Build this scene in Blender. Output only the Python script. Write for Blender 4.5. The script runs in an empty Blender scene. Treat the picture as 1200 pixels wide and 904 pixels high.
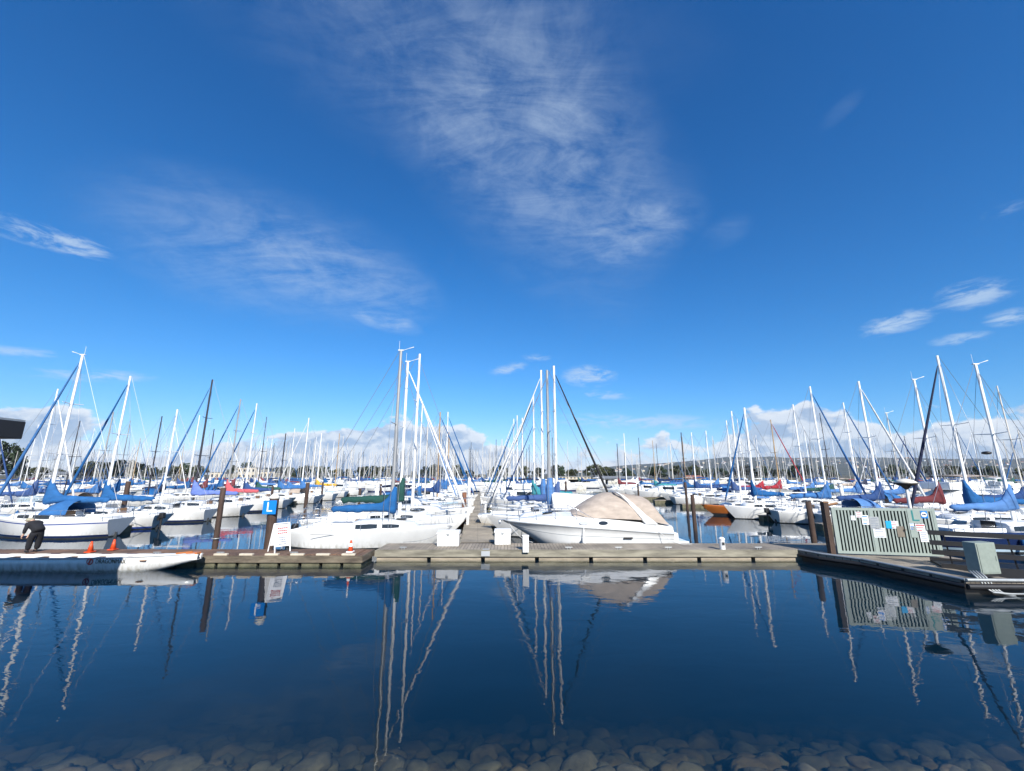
import bpy, bmesh, math, random
from mathutils import Vector, Matrix, noise as mnoise
R = math.radians
C = bpy.context.scene.collection
S = bpy.context.scene

# ------------------------------------------------------------------ camera, sky, sun, exposure
PITCH, EYE, FPX = R(12.3), 3.45, 480.0
cp, sp = math.cos(PITCH), math.sin(PITCH)
cam_d = bpy.data.cameras.new('camera'); cam_d.sensor_width = 36; cam_d.lens = FPX / 1200 * 36
cam_d.clip_start = 0.1; cam_d.clip_end = 20000
cam = bpy.data.objects.new('camera', cam_d); C.objects.link(cam)
cam.location = (0, 0, EYE); cam.rotation_euler = (R(90) + PITCH, 0, 0)
S.camera = cam

def ray(px, py):
    a, b = (px - 600) / FPX, -(py - 452) / FPX
    return Vector((a, cp - b * sp, sp + b * cp))
def at(px, py, Y):                       # the point seen at a pixel of the photograph, Y metres out
    d = ray(px, py); return Vector((d.x / d.y * Y, Y, EYE + d.z / d.y * Y))
def onz(px, py, z=0.0):
    d = ray(px, py); t = (z - EYE) / d.z; return Vector((d.x * t, d.y * t, z))

SUN_EL, SUN_AZ = R(34), R(162)           # azimuth clockwise from +Y
sun_dir = Vector((math.sin(SUN_AZ) * math.cos(SUN_EL), math.cos(SUN_AZ) * math.cos(SUN_EL), math.sin(SUN_EL)))
sl = bpy.data.lights.new('sun', 'SUN'); sl.energy = 4.9; sl.angle = R(0.53); sl.color = (1, 0.955, 0.88)
so = bpy.data.objects.new('sun', sl); C.objects.link(so); so.rotation_euler = sun_dir.to_track_quat('Z', 'Y').to_euler()
so.location = (30, -40, 60)
S.view_settings.view_transform = 'Standard'; S.view_settings.look = 'None'
S.view_settings.gamma = 1; S.view_settings.use_curve_mapping = False
S.view_settings.exposure = 0.62
S.cycles.use_denoising = True
S.cycles.max_bounces = 8; S.cycles.transparent_max_bounces = 12
S.cycles.volume_bounces = 0
S.cycles.caustics_reflective = False; S.cycles.caustics_refractive = False
S.cycles.use_adaptive_sampling = True; S.cycles.adaptive_threshold = 0.012

world = bpy.data.worlds.new('World'); S.world = world; world.use_nodes = True
def build_sky():
    nt = world.node_tree; N, L = nt.nodes, nt.links; N.clear()
    def math_(op, a, b=None, c=None, clamp=False):
        n = N.new('ShaderNodeMath'); n.operation = op; n.use_clamp = clamp
        for i, v in enumerate((a, b, c)):
            if v is None: continue
            if isinstance(v, (int, float)): n.inputs[i].default_value = v
            else: L.new(v, n.inputs[i])
        return n.outputs[0]
    def vec(op, a, b):
        n = N.new('ShaderNodeVectorMath'); n.operation = op
        for i, v in enumerate((a, b)):
            if isinstance(v, (tuple, Vector)): n.inputs[i].default_value = tuple(v)
            else: L.new(v, n.inputs[i])
        return n.outputs['Value'] if op == 'DOT_PRODUCT' else n.outputs['Vector']
    d = N.new('ShaderNodeTexCoord').outputs['Generated']
    def blob(px, py, a, b, ang, w):
        t = R(ang); c = ray(px, py).normalized()
        e1 = ray(px + a * math.cos(t), py + a * math.sin(t)).normalized() - c
        e2 = ray(px - b * math.sin(t), py + b * math.cos(t)).normalized() - c
        e1 = e1 / e1.length_squared; e2 = e2 / e2.length_squared
        u = math_('SUBTRACT', vec('DOT_PRODUCT', d, e1), c.dot(e1))
        v = math_('SUBTRACT', vec('DOT_PRODUCT', d, e2), c.dot(e2))
        q = math_('MULTIPLY_ADD', u, u, math_('MULTIPLY', v, v))
        return math_('MULTIPLY', math_('SUBTRACT', 1, q, clamp=True), w)
    def total(lst):
        s = None
        for b in lst:
            m = blob(*b); s = m if s is None else math_('ADD', s, m)
        return s
    def noise(v, scale, detail=7, rough=0.6, dist=0.0):
        n = N.new('ShaderNodeTexNoise'); n.inputs['Scale'].default_value = scale; n.inputs['Detail'].default_value = detail
        n.inputs['Roughness'].default_value = rough; n.inputs['Distortion'].default_value = dist
        L.new(v, n.inputs['Vector']); return n.outputs['Fac']
    def ramp(v, lo, hi):
        n = N.new('ShaderNodeMapRange'); n.interpolation_type = 'SMOOTHSTEP'
        n.inputs['From Min'].default_value = lo; n.inputs['From Max'].default_value = hi
        L.new(v, n.inputs['Value']); return n.outputs['Result']
    sky = N.new('ShaderNodeTexSky'); sky.sky_type = 'NISHITA'; sky.sun_disc = False
    sky.sun_elevation = SUN_EL; sky.sun_rotation = SUN_AZ
    sky.air_density = 1.0; sky.dust_density = 0.25; sky.ozone_density = 3.2
    sx = N.new('ShaderNodeSeparateColor'); L.new(sky.outputs[0], sx.inputs[0]); hs = N.new('ShaderNodeCombineColor')
    for i, (k_, g_) in enumerate(((0.155, 1.85), (0.77, 1.1), (1.46, 0.95))):
        L.new(math_('MULTIPLY', math_('POWER', sx.outputs[i], g_), k_), hs.inputs[i])
    # cirrus
    xyz = N.new('ShaderNodeSeparateXYZ'); L.new(d, xyz.inputs[0])
    den = math_('ADD', math_('MAXIMUM', xyz.outputs[2], 0.0), 0.12)
    pl = N.new('ShaderNodeCombineXYZ')
    L.new(math_('DIVIDE', xyz.outputs[0], den), pl.inputs[0]); L.new(math_('DIVIDE', xyz.outputs[1], den), pl.inputs[1])
    mp = N.new('ShaderNodeMapping'); mp.inputs['Rotation'].default_value = (0, 0, R(35)); mp.inputs['Scale'].default_value = (1.0, 3.0, 1)
    L.new(pl.outputs[0], mp.inputs['Vector'])
    n1 = noise(mp.outputs[0], 2.2, 10, 0.70, 0.9)
    n2 = noise(pl.outputs[0], 7.0, 9, 0.68, 0.5)
    nn = math_('MULTIPLY_ADD', n1, 0.55, math_('MULTIPLY', n2, 0.45))
    hi = total([(590, 120, 320, 150, 48, 0.55), (660, 195, 190, 110, 25, 0.45), (620, 90, 150, 90, 60, 0.30), (755, 268, 85, 38, -10, 0.75), (430, 45, 240, 130, 15, 0.30),
                (700, 60, 170, 100, 10, 0.15), (340, 305, 190, 85, 10, 0.52), (410, 325, 130, 50, 15, 0.45), (455, 378, 45, 13, 14, 1.0), (850, 272, 40, 20, -20, 0.35),
                (985, 130, 40, 12, -45, 0.25), (260, 290, 120, 90, 0, 0.22)])
    him = math_('MINIMUM', hi, 1.0)
    ci = math_('MULTIPLY', ramp(nn, 0.31, 0.74), math_('MULTIPLY', math_('POWER', him, 1.25), 0.54))
    # small bright scraps
    lo = total([(55, 278, 95, 17, 14, 1.0), (105, 440, 85, 9, 3, 1.0), (20, 412, 60, 8, 8, 0.8), (1050, 379, 55, 15, -22, 1.15), (1140, 345, 62, 20, -16, 1.1),
                (1185, 372, 40, 12, -14, 1.0), (1125, 397, 45, 8, -12, 0.9), (690, 441, 36, 15, 0, 1.15), (596, 432, 26, 8, -12, 1.0), (628, 419, 20, 6, 0, 0.9),
                (745, 494, 130, 11, 0, 0.95), (706, 463, 40, 7, 2, 1.0), (935, 487, 70, 10, 0, 0.9), (1180, 245, 40, 8, -18, 0.4), (100, 292, 30, 14, 30, 0.6)])
    mp2 = N.new('ShaderNodeMapping'); mp2.inputs['Scale'].default_value = (1, 1, 3.6); L.new(d, mp2.inputs['Vector'])
    n3 = noise(mp2.outputs[0], 17, 9, 0.66, 0.5)
    sc = math_('MULTIPLY', ramp(math_('ADD', n3, math_('MULTIPLY', lo, 0.10)), 0.45, 0.70), math_('MULTIPLY', math_('MINIMUM', lo, 1.0), 0.66))
    # cumulus bank on the horizon
    cu = total([(30, 506, 140, 40, 4, 0.95), (480, 530, 130, 52, 0, 1.0), (400, 534, 210, 34, 0, 0.8), (560, 545, 70, 26, 0, 0.8), (250, 542, 320, 36, 0, 0.6),
                (640, 545, 160, 24, 0, 0.55), (860, 540, 260, 44, 0, 0.8), (910, 510, 90, 48, 0, 0.95), (965, 500, 70, 42, 0, 0.9), (1060, 540, 300, 50, -3, 1.0),
                (1190, 508, 170, 54, -6, 1.1), (-150, 520, 300, 50, 0, 0.8), (1500, 480, 400, 90, 0, 0.8), (600, 565, 900, 26, 0, 0.55)])
    mp3 = N.new('ShaderNodeMapping'); mp3.inputs['Scale'].default_value = (1, 1, 1.6); L.new(d, mp3.inputs['Vector'])
    n4 = noise(mp3.outputs[0], 13, 10, 0.56, 0.15)
    up = vec('ADD', mp3.outputs[0], (0.010, 0, 0.026))
    n5 = noise(up, 13, 8, 0.56, 0.15)
    dens = math_('ADD', math_('MULTIPLY', cu, 0.62), math_('MULTIPLY', math_('SUBTRACT', n4, 0.5), 1.9))
    cua = math_('MULTIPLY', ramp(dens, 0.33, 0.52), math_('MINIMUM', math_('MULTIPLY', cu, 3.0), 0.88))
    dens2 = math_('ADD', math_('MULTIPLY', cu, 0.62), math_('MULTIPLY', math_('SUBTRACT', n5, 0.5), 1.9))
    lit = ramp(math_('SUBTRACT', dens, dens2), -0.17, 0.16)
    thin = ramp(dens, 0.85, 0.40)
    ccol = N.new('ShaderNodeMix'); ccol.data_type = 'RGBA'
    ccol.inputs[6].default_value = (3.0, 4.0, 5.7, 1); ccol.inputs[7].default_value = (7.8, 8.0, 8.3, 1)
    L.new(math_('MULTIPLY_ADD', lit, 0.75, math_('MULTIPLY', thin, 0.25)), ccol.inputs[0])
    m1 = N.new('ShaderNodeMix'); m1.data_type = 'RGBA'; L.new(hs.outputs[0], m1.inputs[6]); m1.inputs[7].default_value = (5.0, 6.2, 7.6, 1)
    L.new(math_('MAXIMUM', ci, sc), m1.inputs[0])
    m2 = N.new('ShaderNodeMix'); m2.data_type = 'RGBA'; L.new(m1.outputs[2], m2.inputs[6]); L.new(ccol.outputs[2], m2.inputs[7]); L.new(cua, m2.inputs[0])
    bg = N.new('ShaderNodeBackground'); bg.inputs['Strength'].default_value = 0.078
    L.new(m2.outputs[2], bg.inputs['Color'])
    out = N.new('ShaderNodeOutputWorld'); L.new(bg.outputs[0], out.inputs['Surface'])
build_sky()

# ------------------------------------------------------------------ materials
MATS = {}
def pm(name, col, rough=0.5, metal=0.0, var=0.12, scale=3.0, stretch=(1, 1, 1), bump=0.0, bscale=20.0, coat=0.0, col2=None, lo=0.35, hi=0.7, fade=0.0, stain=False):
    m = bpy.data.materials.new(name); m.use_nodes = True; nt = m.node_tree; N, L = nt.nodes, nt.links
    p = N['Principled BSDF']; p.inputs['Roughness'].default_value = rough; p.inputs['Metallic'].default_value = metal
    p.inputs['Coat Weight'].default_value = coat
    tc = N.new('ShaderNodeTexCoord'); mp = N.new('ShaderNodeMapping'); mp.inputs['Scale'].default_value = stretch
    L.new(tc.outputs['Object'], mp.inputs['Vector'])
    src = None
    n = N.new('ShaderNodeTexNoise'); n.inputs['Scale'].default_value = scale; n.inputs['Detail'].default_value = 5; n.inputs['Roughness'].default_value = 0.6
    L.new(mp.outputs[0], n.inputs['Vector'])
    r = N.new('ShaderNodeValToRGB'); r.color_ramp.elements[0].position = lo; r.color_ramp.elements[1].position = hi
    c2 = col2 or tuple(c * (1 - var) for c in col)
    r.color_ramp.elements[0].color = (*c2, 1); r.color_ramp.elements[1].color = (*col, 1)
    L.new(n.outputs['Fac'], r.inputs[0]); src = r.outputs[0]
    if fade:
        oi = N.new('ShaderNodeObjectInfo'); hv = N.new('ShaderNodeHueSaturation')
        for k_, (a_, b_) in (('Value', (1 - fade, 1 + fade * 1.1)), ('Saturation', (1.05, 1 - fade * .55))):
            mr = N.new('ShaderNodeMapRange'); mr.inputs[3].default_value = a_; mr.inputs[4].default_value = b_
            L.new(oi.outputs['Random'], mr.inputs[0]); L.new(mr.outputs[0], hv.inputs[k_])
        L.new(src, hv.inputs['Color']); src = hv.outputs[0]
    if stain:
        sz = N.new('ShaderNodeSeparateXYZ'); L.new(tc.outputs['Object'], sz.inputs[0])
        m1 = N.new('ShaderNodeMapRange'); m1.inputs[1].default_value = .05; m1.inputs[2].default_value = .42; m1.inputs[3].default_value = .8; m1.inputs[4].default_value = 0; L.new(sz.outputs[2], m1.inputs[0])
        mp4 = N.new('ShaderNodeMapping'); mp4.inputs['Scale'].default_value = (5, 5, .9); L.new(tc.outputs['Object'], mp4.inputs['Vector'])
        n4 = N.new('ShaderNodeTexNoise'); n4.inputs['Scale'].default_value = 1.6; n4.inputs['Detail'].default_value = 6; L.new(mp4.outputs[0], n4.inputs['Vector'])
        m2 = N.new('ShaderNodeMapRange'); m2.inputs[1].default_value = .42; m2.inputs[2].default_value = .75; L.new(n4.outputs['Fac'], m2.inputs[0])
        mm = N.new('ShaderNodeMath'); mm.operation = 'MULTIPLY'; L.new(m1.outputs[0], mm.inputs[0]); L.new(m2.outputs[0], mm.inputs[1])
        ms = N.new('ShaderNodeMix'); ms.data_type = 'RGBA'; L.new(mm.outputs[0], ms.inputs[0]); L.new(src, ms.inputs[6]); ms.inputs[7].default_value = (.30, .27, .19, 1); src = ms.outputs[2]
    L.new(src, p.inputs['Base Color'])
    if bump:
        b = N.new('ShaderNodeBump'); b.inputs['Strength'].default_value = bump; b.inputs['Distance'].default_value = 0.02
        n2 = N.new('ShaderNodeTexNoise'); n2.inputs['Scale'].default_value = bscale; n2.inputs['Detail'].default_value = 4
        L.new(tc.outputs['Object'], n2.inputs['Vector']); L.new(n2.outputs['Fac'], b.inputs['Height']); L.new(b.outputs[0], p.inputs['Normal'])
    MATS[name] = m; return m
W = pm('white_gelcoat', (0.77, 0.77, 0.75), 0.22, var=0.10, scale=1.6, stretch=(1, 1, 0.35), coat=0.3, fade=.05, stain=True)
CREAM = pm('cream_gelcoat', (0.70, 0.66, 0.56), 0.28, var=0.1, scale=1.6, fade=.08, stain=True)
DECKW = pm('deck_nonskid', (0.70, 0.69, 0.65), 0.6, var=0.14, scale=5)
NAVY = pm('navy_paint', (0.012, 0.025, 0.085), 0.2, var=0.2, coat=0.3)
BLUEP = pm('blue_stripe', (0.02, 0.06, 0.28), 0.3, var=0.1)
REDP = pm('red_stripe', (0.35, 0.03, 0.03), 0.35)
TEALP = pm('teal_stripe', (0.02, 0.18, 0.2), 0.35)
ORNG = pm('orange_hull', (0.52, 0.16, 0.035), 0.35, var=0.15)
LBLUE = pm('pale_blue_hull', (0.42, 0.55, 0.64), 0.3, var=0.1)
GREYH = pm('grey_hull', (0.40, 0.42, 0.43), 0.35, var=0.1)
ANTI = pm('antifouling', (0.03, 0.035, 0.04), 0.7, var=0.4, scale=6)
ALU = pm('white_mast_paint', (0.78, 0.78, 0.76), 0.3, var=0.06, scale=2)
ALUF = pm('weathered_mast_paint', (0.60, 0.57, 0.51), 0.5, var=0.15, scale=1)
ALUG = pm('grey_anodised_mast', (0.34, 0.34, 0.33), 0.4, metal=0.3, var=0.1)
DARKM = pm('black_mast_paint', (0.035, 0.033, 0.04), 0.35, var=0.2)
TANM = pm('varnished_spruce', (0.42, 0.28, 0.14), 0.35, var=0.2, scale=4, stretch=(4, 4, .4))
STEEL = pm('stainless_tube', (0.62, 0.63, 0.64), 0.25, metal=0.9, var=0.05)
WIRE = pm('rigging_wire', (0.30, 0.31, 0.33), 0.4, metal=0.5, var=0.05)
GLASS = pm('tinted_glass', (0.02, 0.025, 0.03), 0.06, var=0.2)
BLACK = pm('black_rubber', (0.015, 0.015, 0.016), 0.55, var=0.3)
FAB = {}
for nm, c in (('blue', (0.003, 0.115, 0.34)), ('dark blue', (0.005, 0.05, 0.19)), ('navy', (0.010, 0.016, 0.05)), ('red', (0.42, 0.02, 0.035)), ('maroon', (0.16, 0.022, 0.028)),
              ('green', (0.008, 0.075, 0.06)), ('teal', (0.01, 0.22, 0.26)), ('tan', (0.45, 0.375, 0.31)), ('white', (0.74, 0.74, 0.73)), ('periwinkle', (0.10, 0.17, 0.50)),
              ('yellow', (0.62, 0.36, 0.03)), ('black', (0.013, 0.013, 0.015)), ('grey', (0.30, 0.31, 0.33))):
    FAB[nm] = pm(nm.replace(' ', '_') + '_canvas', c, 0.85, var=0.3, scale=1.8, stretch=(1, 1, 2.5), bump=0.8, bscale=6, fade=.3 if nm in ('blue', 'dark blue', 'green', 'red', 'maroon', 'teal', 'periwinkle') else .08)
TEAK = pm('teak', (0.30, 0.16, 0.07), 0.55, var=0.3, scale=6, stretch=(1, 6, 1))
PILE = pm('creosoted_timber', (0.075, 0.045, 0.032), 0.85, var=0.5, scale=5, stretch=(3, 3, .4), bump=0.5, bscale=14)
WPOST = pm('white_post_paint', (0.72, 0.72, 0.70), 0.5, var=0.12, scale=4)
CONC = pm('weathered_fascia', (0.34, 0.31, 0.235), 0.85, var=0.62, scale=1.3, stretch=(.6, 1, 4), bump=0.3)
FLOATM = pm('float_shell', (0.40, 0.33, 0.24), 0.8, var=0.45, scale=2.2, stretch=(.7, 1, 3), bump=0.3)
FLOATG = pm('algae_float', (0.16, 0.15, 0.09), 0.85, var=0.6, scale=2.5, bump=0.5)
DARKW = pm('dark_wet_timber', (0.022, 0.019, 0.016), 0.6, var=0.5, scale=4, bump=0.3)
FASB = pm('brown_fascia', (0.20, 0.165, 0.115), 0.9, col2=(0.07, 0.055, 0.04), scale=2.0, stretch=(.7, 1, 3), bump=0.4)
PALEW = pm('pale_bull_rail', (0.62, 0.54, 0.42), 0.8, var=0.25, scale=5)
BLKST = pm('dark_steel', (0.018, 0.017, 0.018), 0.5, var=0.3)
GALV = pm('galvanised_steel', (0.42, 0.44, 0.44), 0.45, metal=0.5, var=0.2, scale=8)
GPANEL = pm('pale_green_panel', (0.275, 0.325, 0.29), 0.5, var=0.12, scale=3)
GSHADE = pm('gap_shade_green', (0.012, 0.024, 0.022), 0.7, var=0.3)  # near-black green, shade between the gate slats put into colour
CAB = pm('cabinet_grey_green', (0.25, 0.29, 0.25), 0.55, var=0.15, scale=9)
ORC = pm('cone_orange', (0.72, 0.085, 0.02), 0.5, var=0.15)
SBLUE = pm('sign_blue', (0.005, 0.19, 0.62), 0.4, var=0.06)
SCYAN = pm('sign_cyan', (0.01, 0.34, 0.66), 0.4, var=0.06)
PAPER = pm('paper_white', (0.74, 0.76, 0.78), 0.6, var=0.08)
LETW = pm('letter_white', (0.85, 0.85, 0.85), 0.5, var=0.03)
LETT = pm('letter_teal', (0.01, 0.17, 0.17), 0.5, var=0.05)
LETG = pm('letter_brown', (0.09, 0.075, 0.04), 0.5, var=0.1)
LETR = pm('letter_red', (0.5, 0.05, 0.04), 0.5, var=0.1)
LETK = pm('letter_grey', (0.22, 0.25, 0.3), 0.5, var=0.1)
SKIN = pm('skin', (0.50, 0.30, 0.21), 0.55, var=0.1)
CLOTH = pm('dark_clothing', (0.012, 0.013, 0.018), 0.9, var=0.4, scale=6)
CAPM = pm('pale_cap', (0.36, 0.33, 0.24), 0.8, var=0.1)
LEAF = [pm('leaves_dark', (0.035, 0.062, 0.022), 0.75, var=0.5, scale=.5), pm('leaves_olive', (0.075, 0.085, 0.03), 0.75, var=0.45, scale=.5), pm('leaves_cypress', (0.022, 0.04, 0.02), 0.8, var=0.4, scale=.5)]
BARK = pm('bark', (0.09, 0.06, 0.04), 0.9, var=0.4)
STONE = pm('brown_stone', (0.24, 0.17, 0.095), 0.85, var=0.55, scale=2.5, bump=0.5, bscale=10)
STONE2 = pm('grey_stone', (0.20, 0.165, 0.11), 0.85, var=0.55, scale=2.5, bump=0.5, bscale=10)
WALLC = pm('cream_render', (0.58, 0.50, 0.37), 0.85, var=0.1, scale=.4)
WALLW = pm('white_render', (0.66, 0.66, 0.64), 0.85, var=0.1, scale=.4)
ROOFG = pm('grey_roof', (0.20, 0.21, 0.22), 0.8, var=0.2)
ROOFR = pm('terracotta_roof', (0.30, 0.12, 0.07), 0.85, var=0.2)

def planks_mat(name, c1, c2, rot, patch):
    m = bpy.data.materials.new(name); m.use_nodes = True; nt = m.node_tree; N, L = nt.nodes, nt.links
    p = N['Principled BSDF']; p.inputs['Roughness'].default_value = 0.85
    tc = N.new('ShaderNodeTexCoord'); mp = N.new('ShaderNodeMapping'); mp.inputs['Rotation'].default_value = (0, 0, rot)
    L.new(tc.outputs['Object'], mp.inputs['Vector'])
    b = N.new('ShaderNodeTexBrick'); b.inputs['Scale'].default_value = 1; b.inputs['Brick Width'].default_value = 3.1; b.inputs['Row Height'].default_value = 0.145
    b.inputs['Mortar Size'].default_value = 0.008; b.inputs['Color1'].default_value = (*c1, 1); b.inputs['Color2'].default_value = (*c2, 1)
    b.inputs['Mortar'].default_value = (0.02, 0.016, 0.012, 1); L.new(mp.outputs[0], b.inputs['Vector'])
    n = N.new('ShaderNodeTexNoise'); n.inputs['Scale'].default_value = patch; n.inputs['Detail'].default_value = 7; n.inputs['Roughness'].default_value = .65
    L.new(tc.outputs['Object'], n.inputs['Vector'])
    mr = N.new('ShaderNodeMapRange'); mr.inputs[1].default_value = .3; mr.inputs[2].default_value = .7; mr.inputs[3].default_value = .42; mr.inputs[4].default_value = 1.2
    L.new(n.outputs['Fac'], mr.inputs[0])
    mx = N.new('ShaderNodeMix'); mx.data_type = 'RGBA'; mx.blend_type = 'MULTIPLY'; mx.inputs[0].default_value = 1
    L.new(b.outputs['Color'], mx.inputs[6]); L.new(mr.outputs[0], mx.inputs[7]); L.new(mx.outputs[2], p.inputs['Base Color'])
    bp = N.new('ShaderNodeBump'); bp.inputs['Strength'].default_value = .5; bp.inputs['Distance'].default_value = .01; bp.invert = True
    L.new(b.outputs['Fac'], bp.inputs['Height']); L.new(bp.outputs[0], p.inputs['Normal'])
    MATS[name] = m; return m
PLKB = planks_mat('brown_planks', (0.23, 0.13, 0.075), (0.17, 0.10, 0.065), R(90), .9)
PLKG = planks_mat('grey_planks', (0.34, 0.29, 0.225), (0.28, 0.24, 0.19), R(90), .7)
PLKW = planks_mat('walkway_planks', (0.43, 0.36, 0.26), (0.34, 0.30, 0.235), 0, .45)

# ------------------------------------------------------------------ mesh building
class MB:
    def __init__(s): s.v, s.f, s.m, s.s = [], [], [], []
    def add(s, verts, faces, mi=0, smooth=False):
        o = len(s.v); s.v += [tuple(p) for p in verts]
        for f in faces: s.f.append(tuple(i + o for i in f)); s.m.append(mi); s.s.append(smooth)
        return s
    def box(s, c, d, rz=0, mi=0, bev=0.0, rx=0, ry=0):
        bm = bmesh.new(); bmesh.ops.create_cube(bm, size=1)
        bmesh.ops.scale(bm, vec=d, verts=bm.verts)
        if bev: bmesh.ops.bevel(bm, geom=bm.edges[:], offset=bev, segments=2, affect='EDGES', profile=.6)
        M = Matrix.Translation(c) @ Matrix.Rotation(rz, 4, 'Z') @ Matrix.Rotation(ry, 4, 'Y') @ Matrix.Rotation(rx, 4, 'X')
        bmesh.ops.transform(bm, matrix=M, verts=bm.verts); bm.verts.index_update()
        s.add([v.co for v in bm.verts], [[v.index for v in f.verts] for f in bm.faces], mi); bm.free(); return s
    def bar(s, a, b, r0, r1=None, n=8, mi=0, cap=True, flat=1.0):
        a, b = Vector(a), Vector(b); r1 = r0 if r1 is None else r1; d = (b - a).normalized()
        u = d.cross(Vector((0, 1, 0)) if abs(d.y) < .9 else Vector((1, 0, 0))).normalized(); w = d.cross(u)
        vs = []
        for c, r in ((a, r0), (b, r1)):
            for k in range(n):
                t = 2 * math.pi * k / n; vs.append(c + u * (math.cos(t) * r) + w * (math.sin(t) * r * flat))
        fs = [(k, (k + 1) % n, n + (k + 1) % n, n + k) for k in range(n)]
        s.add(vs, fs, mi, n > 5)
        if cap: s.add(vs, [tuple(range(n))[::-1], tuple(range(n, 2 * n))], mi)
        return s
    def tube(s, pts, r, n=6, mi=0):
        pts = [Vector(p) for p in pts]
        secs = []
        for i, p in enumerate(pts):
            d = (pts[min(i + 1, len(pts) - 1)] - pts[max(i - 1, 0)]).normalized()
            ref = Vector((0, 0, 1)) if abs(d.z) < .95 else Vector((1, 0, 0))
            u = d.cross(ref).normalized(); w = u.cross(d)
            rr = r[i] if isinstance(r, (list, tuple)) else r
            secs.append([p + u * math.cos(2 * math.pi * k / n) * rr + w * math.sin(2 * math.pi * k / n) * rr for k in range(n)])
        return s.loft(secs, mi=mi)
    def loft(s, secs, closed=True, caps=True, mi=0, smooth=True, strips=None):
        n = len(secs[0]); vs = [p for q in secs for p in q]; o = len(s.v); s.v += [tuple(p) for p in vs]
        for i in range(len(secs) - 1):
            for k in range(n if closed else n - 1):
                k2 = (k + 1) % n
                s.f.append((o + i * n + k, o + i * n + k2, o + (i + 1) * n + k2, o + (i + 1) * n + k)); s.m.append(strips[k] if strips else mi); s.s.append(smooth)
        if caps:
            s.f.append(tuple(o + k for k in range(n))[::-1]); s.m.append(mi); s.s.append(False)
            e = o + (len(secs) - 1) * n
            s.f.append(tuple(e + k for k in range(n))); s.m.append(mi); s.s.append(False)
        return s
    def mesh(s, name, mats):
        me = bpy.data.meshes.new(name); me.from_pydata(s.v, [], s.f)
        for m in (mats if isinstance(mats, (list, tuple)) else [mats]): me.materials.append(m)
        me.polygons.foreach_set('material_index', s.m); me.polygons.foreach_set('use_smooth', s.s)
        bm = bmesh.new(); bm.from_mesh(me); bmesh.ops.recalc_face_normals(bm, faces=bm.faces); bm.to_mesh(me); bm.free()
        me.update(); return me
CACHE = {}
def cached(key, name, fn, mats):
    if key not in CACHE: CACHE[key] = fn().mesh(name, mats)
    return CACHE[key]
def link(name, data, parent=None, loc=None, rz=0):
    o = bpy.data.objects.new(name, data); C.objects.link(o)
    if parent is not None: o.parent = parent
    if loc is not None: o.location = loc
    if rz: o.rotation_euler = (0, 0, rz)
    return o
def tag(o, label, cat, group=None):
    o['label'] = label; o['category'] = cat
    if group: o['group'] = group
    return o
def thing(name, label, cat, loc=(0, 0, 0), rz=0, group=None):
    return tag(link(name, None, None, loc, rz), label, cat, group)
def part(name, mb, mats, parent, label=None, loc=None, rz=0):
    o = link(name, mb.mesh(name, mats), parent, loc, rz)
    if label: o['label'] = label
    return o
def copy_tree(o, parent=None):
    c = o.copy(); C.objects.link(c)
    if parent is not None: c.parent = parent
    for ch in list(o.children): copy_tree(ch, c)
    return c
def text_mesh(name, txt, size, mat, parent, loc, rot, depth=0.004, scale=(1, 1, 1)):
    cu = bpy.data.curves.new(name, 'FONT'); cu.body = txt; cu.size = size; cu.extrude = depth; cu.align_x = 'CENTER'; cu.align_y = 'CENTER'
    t = bpy.data.objects.new(name, cu); C.objects.link(t)
    dg = bpy.context.evaluated_depsgraph_get(); me = bpy.data.meshes.new_from_object(t.evaluated_get(dg)); me.name = name
    bpy.data.objects.remove(t); bpy.data.curves.remove(cu)
    me.materials.clear(); me.materials.append(mat)
    o = link(name, me, parent, loc); o.rotation_euler = rot; o.scale = scale; return o
#@@STRUCTURE
# ------------------------------------------------------------------ ground, water, hills, haze
def gz(x, y):
    s = mnoise.fractal(Vector((x * .35, y * .35, 0)), 1, 2, 4)
    if y < 16:
        z = -.14 - .31 * (y - 5.5) if 5.5 < y < 9 else (-.14 - .5 * (y - 5.5) if y <= 5.5 else -1.225 - .5 * (y - 9)); z = min(z, 1.2)
        z = max(z, -4.2)
        return z + .06 * s * (1 if y > -5 else .3)
    if y < 205: return -4.2
    t = min(1, (y - 205) / 14)
    return -4.2 + 6.0 * t * t * (3 - 2 * t) + .25 * s
xs = sorted(set([-9000, -5000, -2500, -1200, -600, -300, -150, -80, -40] + [i * .5 for i in range(-50, 51)] + [40, 80, 150, 300, 600, 1200, 2500, 5000, 9000]))
ys = sorted(set([-60, -30, -12, -6] + [i * .4 for i in range(-8, 42)] + [25, 60, 120, 200, 205] + [206 + i for i in range(14)] + [230, 300, 500, 900, 1500, 3000, 6000, 9000]))
g = MB(); nx = len(xs)
g.add([(x, y, gz(x, y)) for y in ys for x in xs], [(j * nx + i, j * nx + i + 1, (j + 1) * nx + i + 1, (j + 1) * nx + i) for j in range(len(ys) - 1) for i in range(nx - 1)], 0, True)
EARTH = pm('earth_and_mud', (0.11, 0.10, 0.065), 0.95, var=0.45, scale=.8, bump=.4)
ground = link('ground', g.mesh('ground', EARTH)); ground['kind'] = 'structure'

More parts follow.
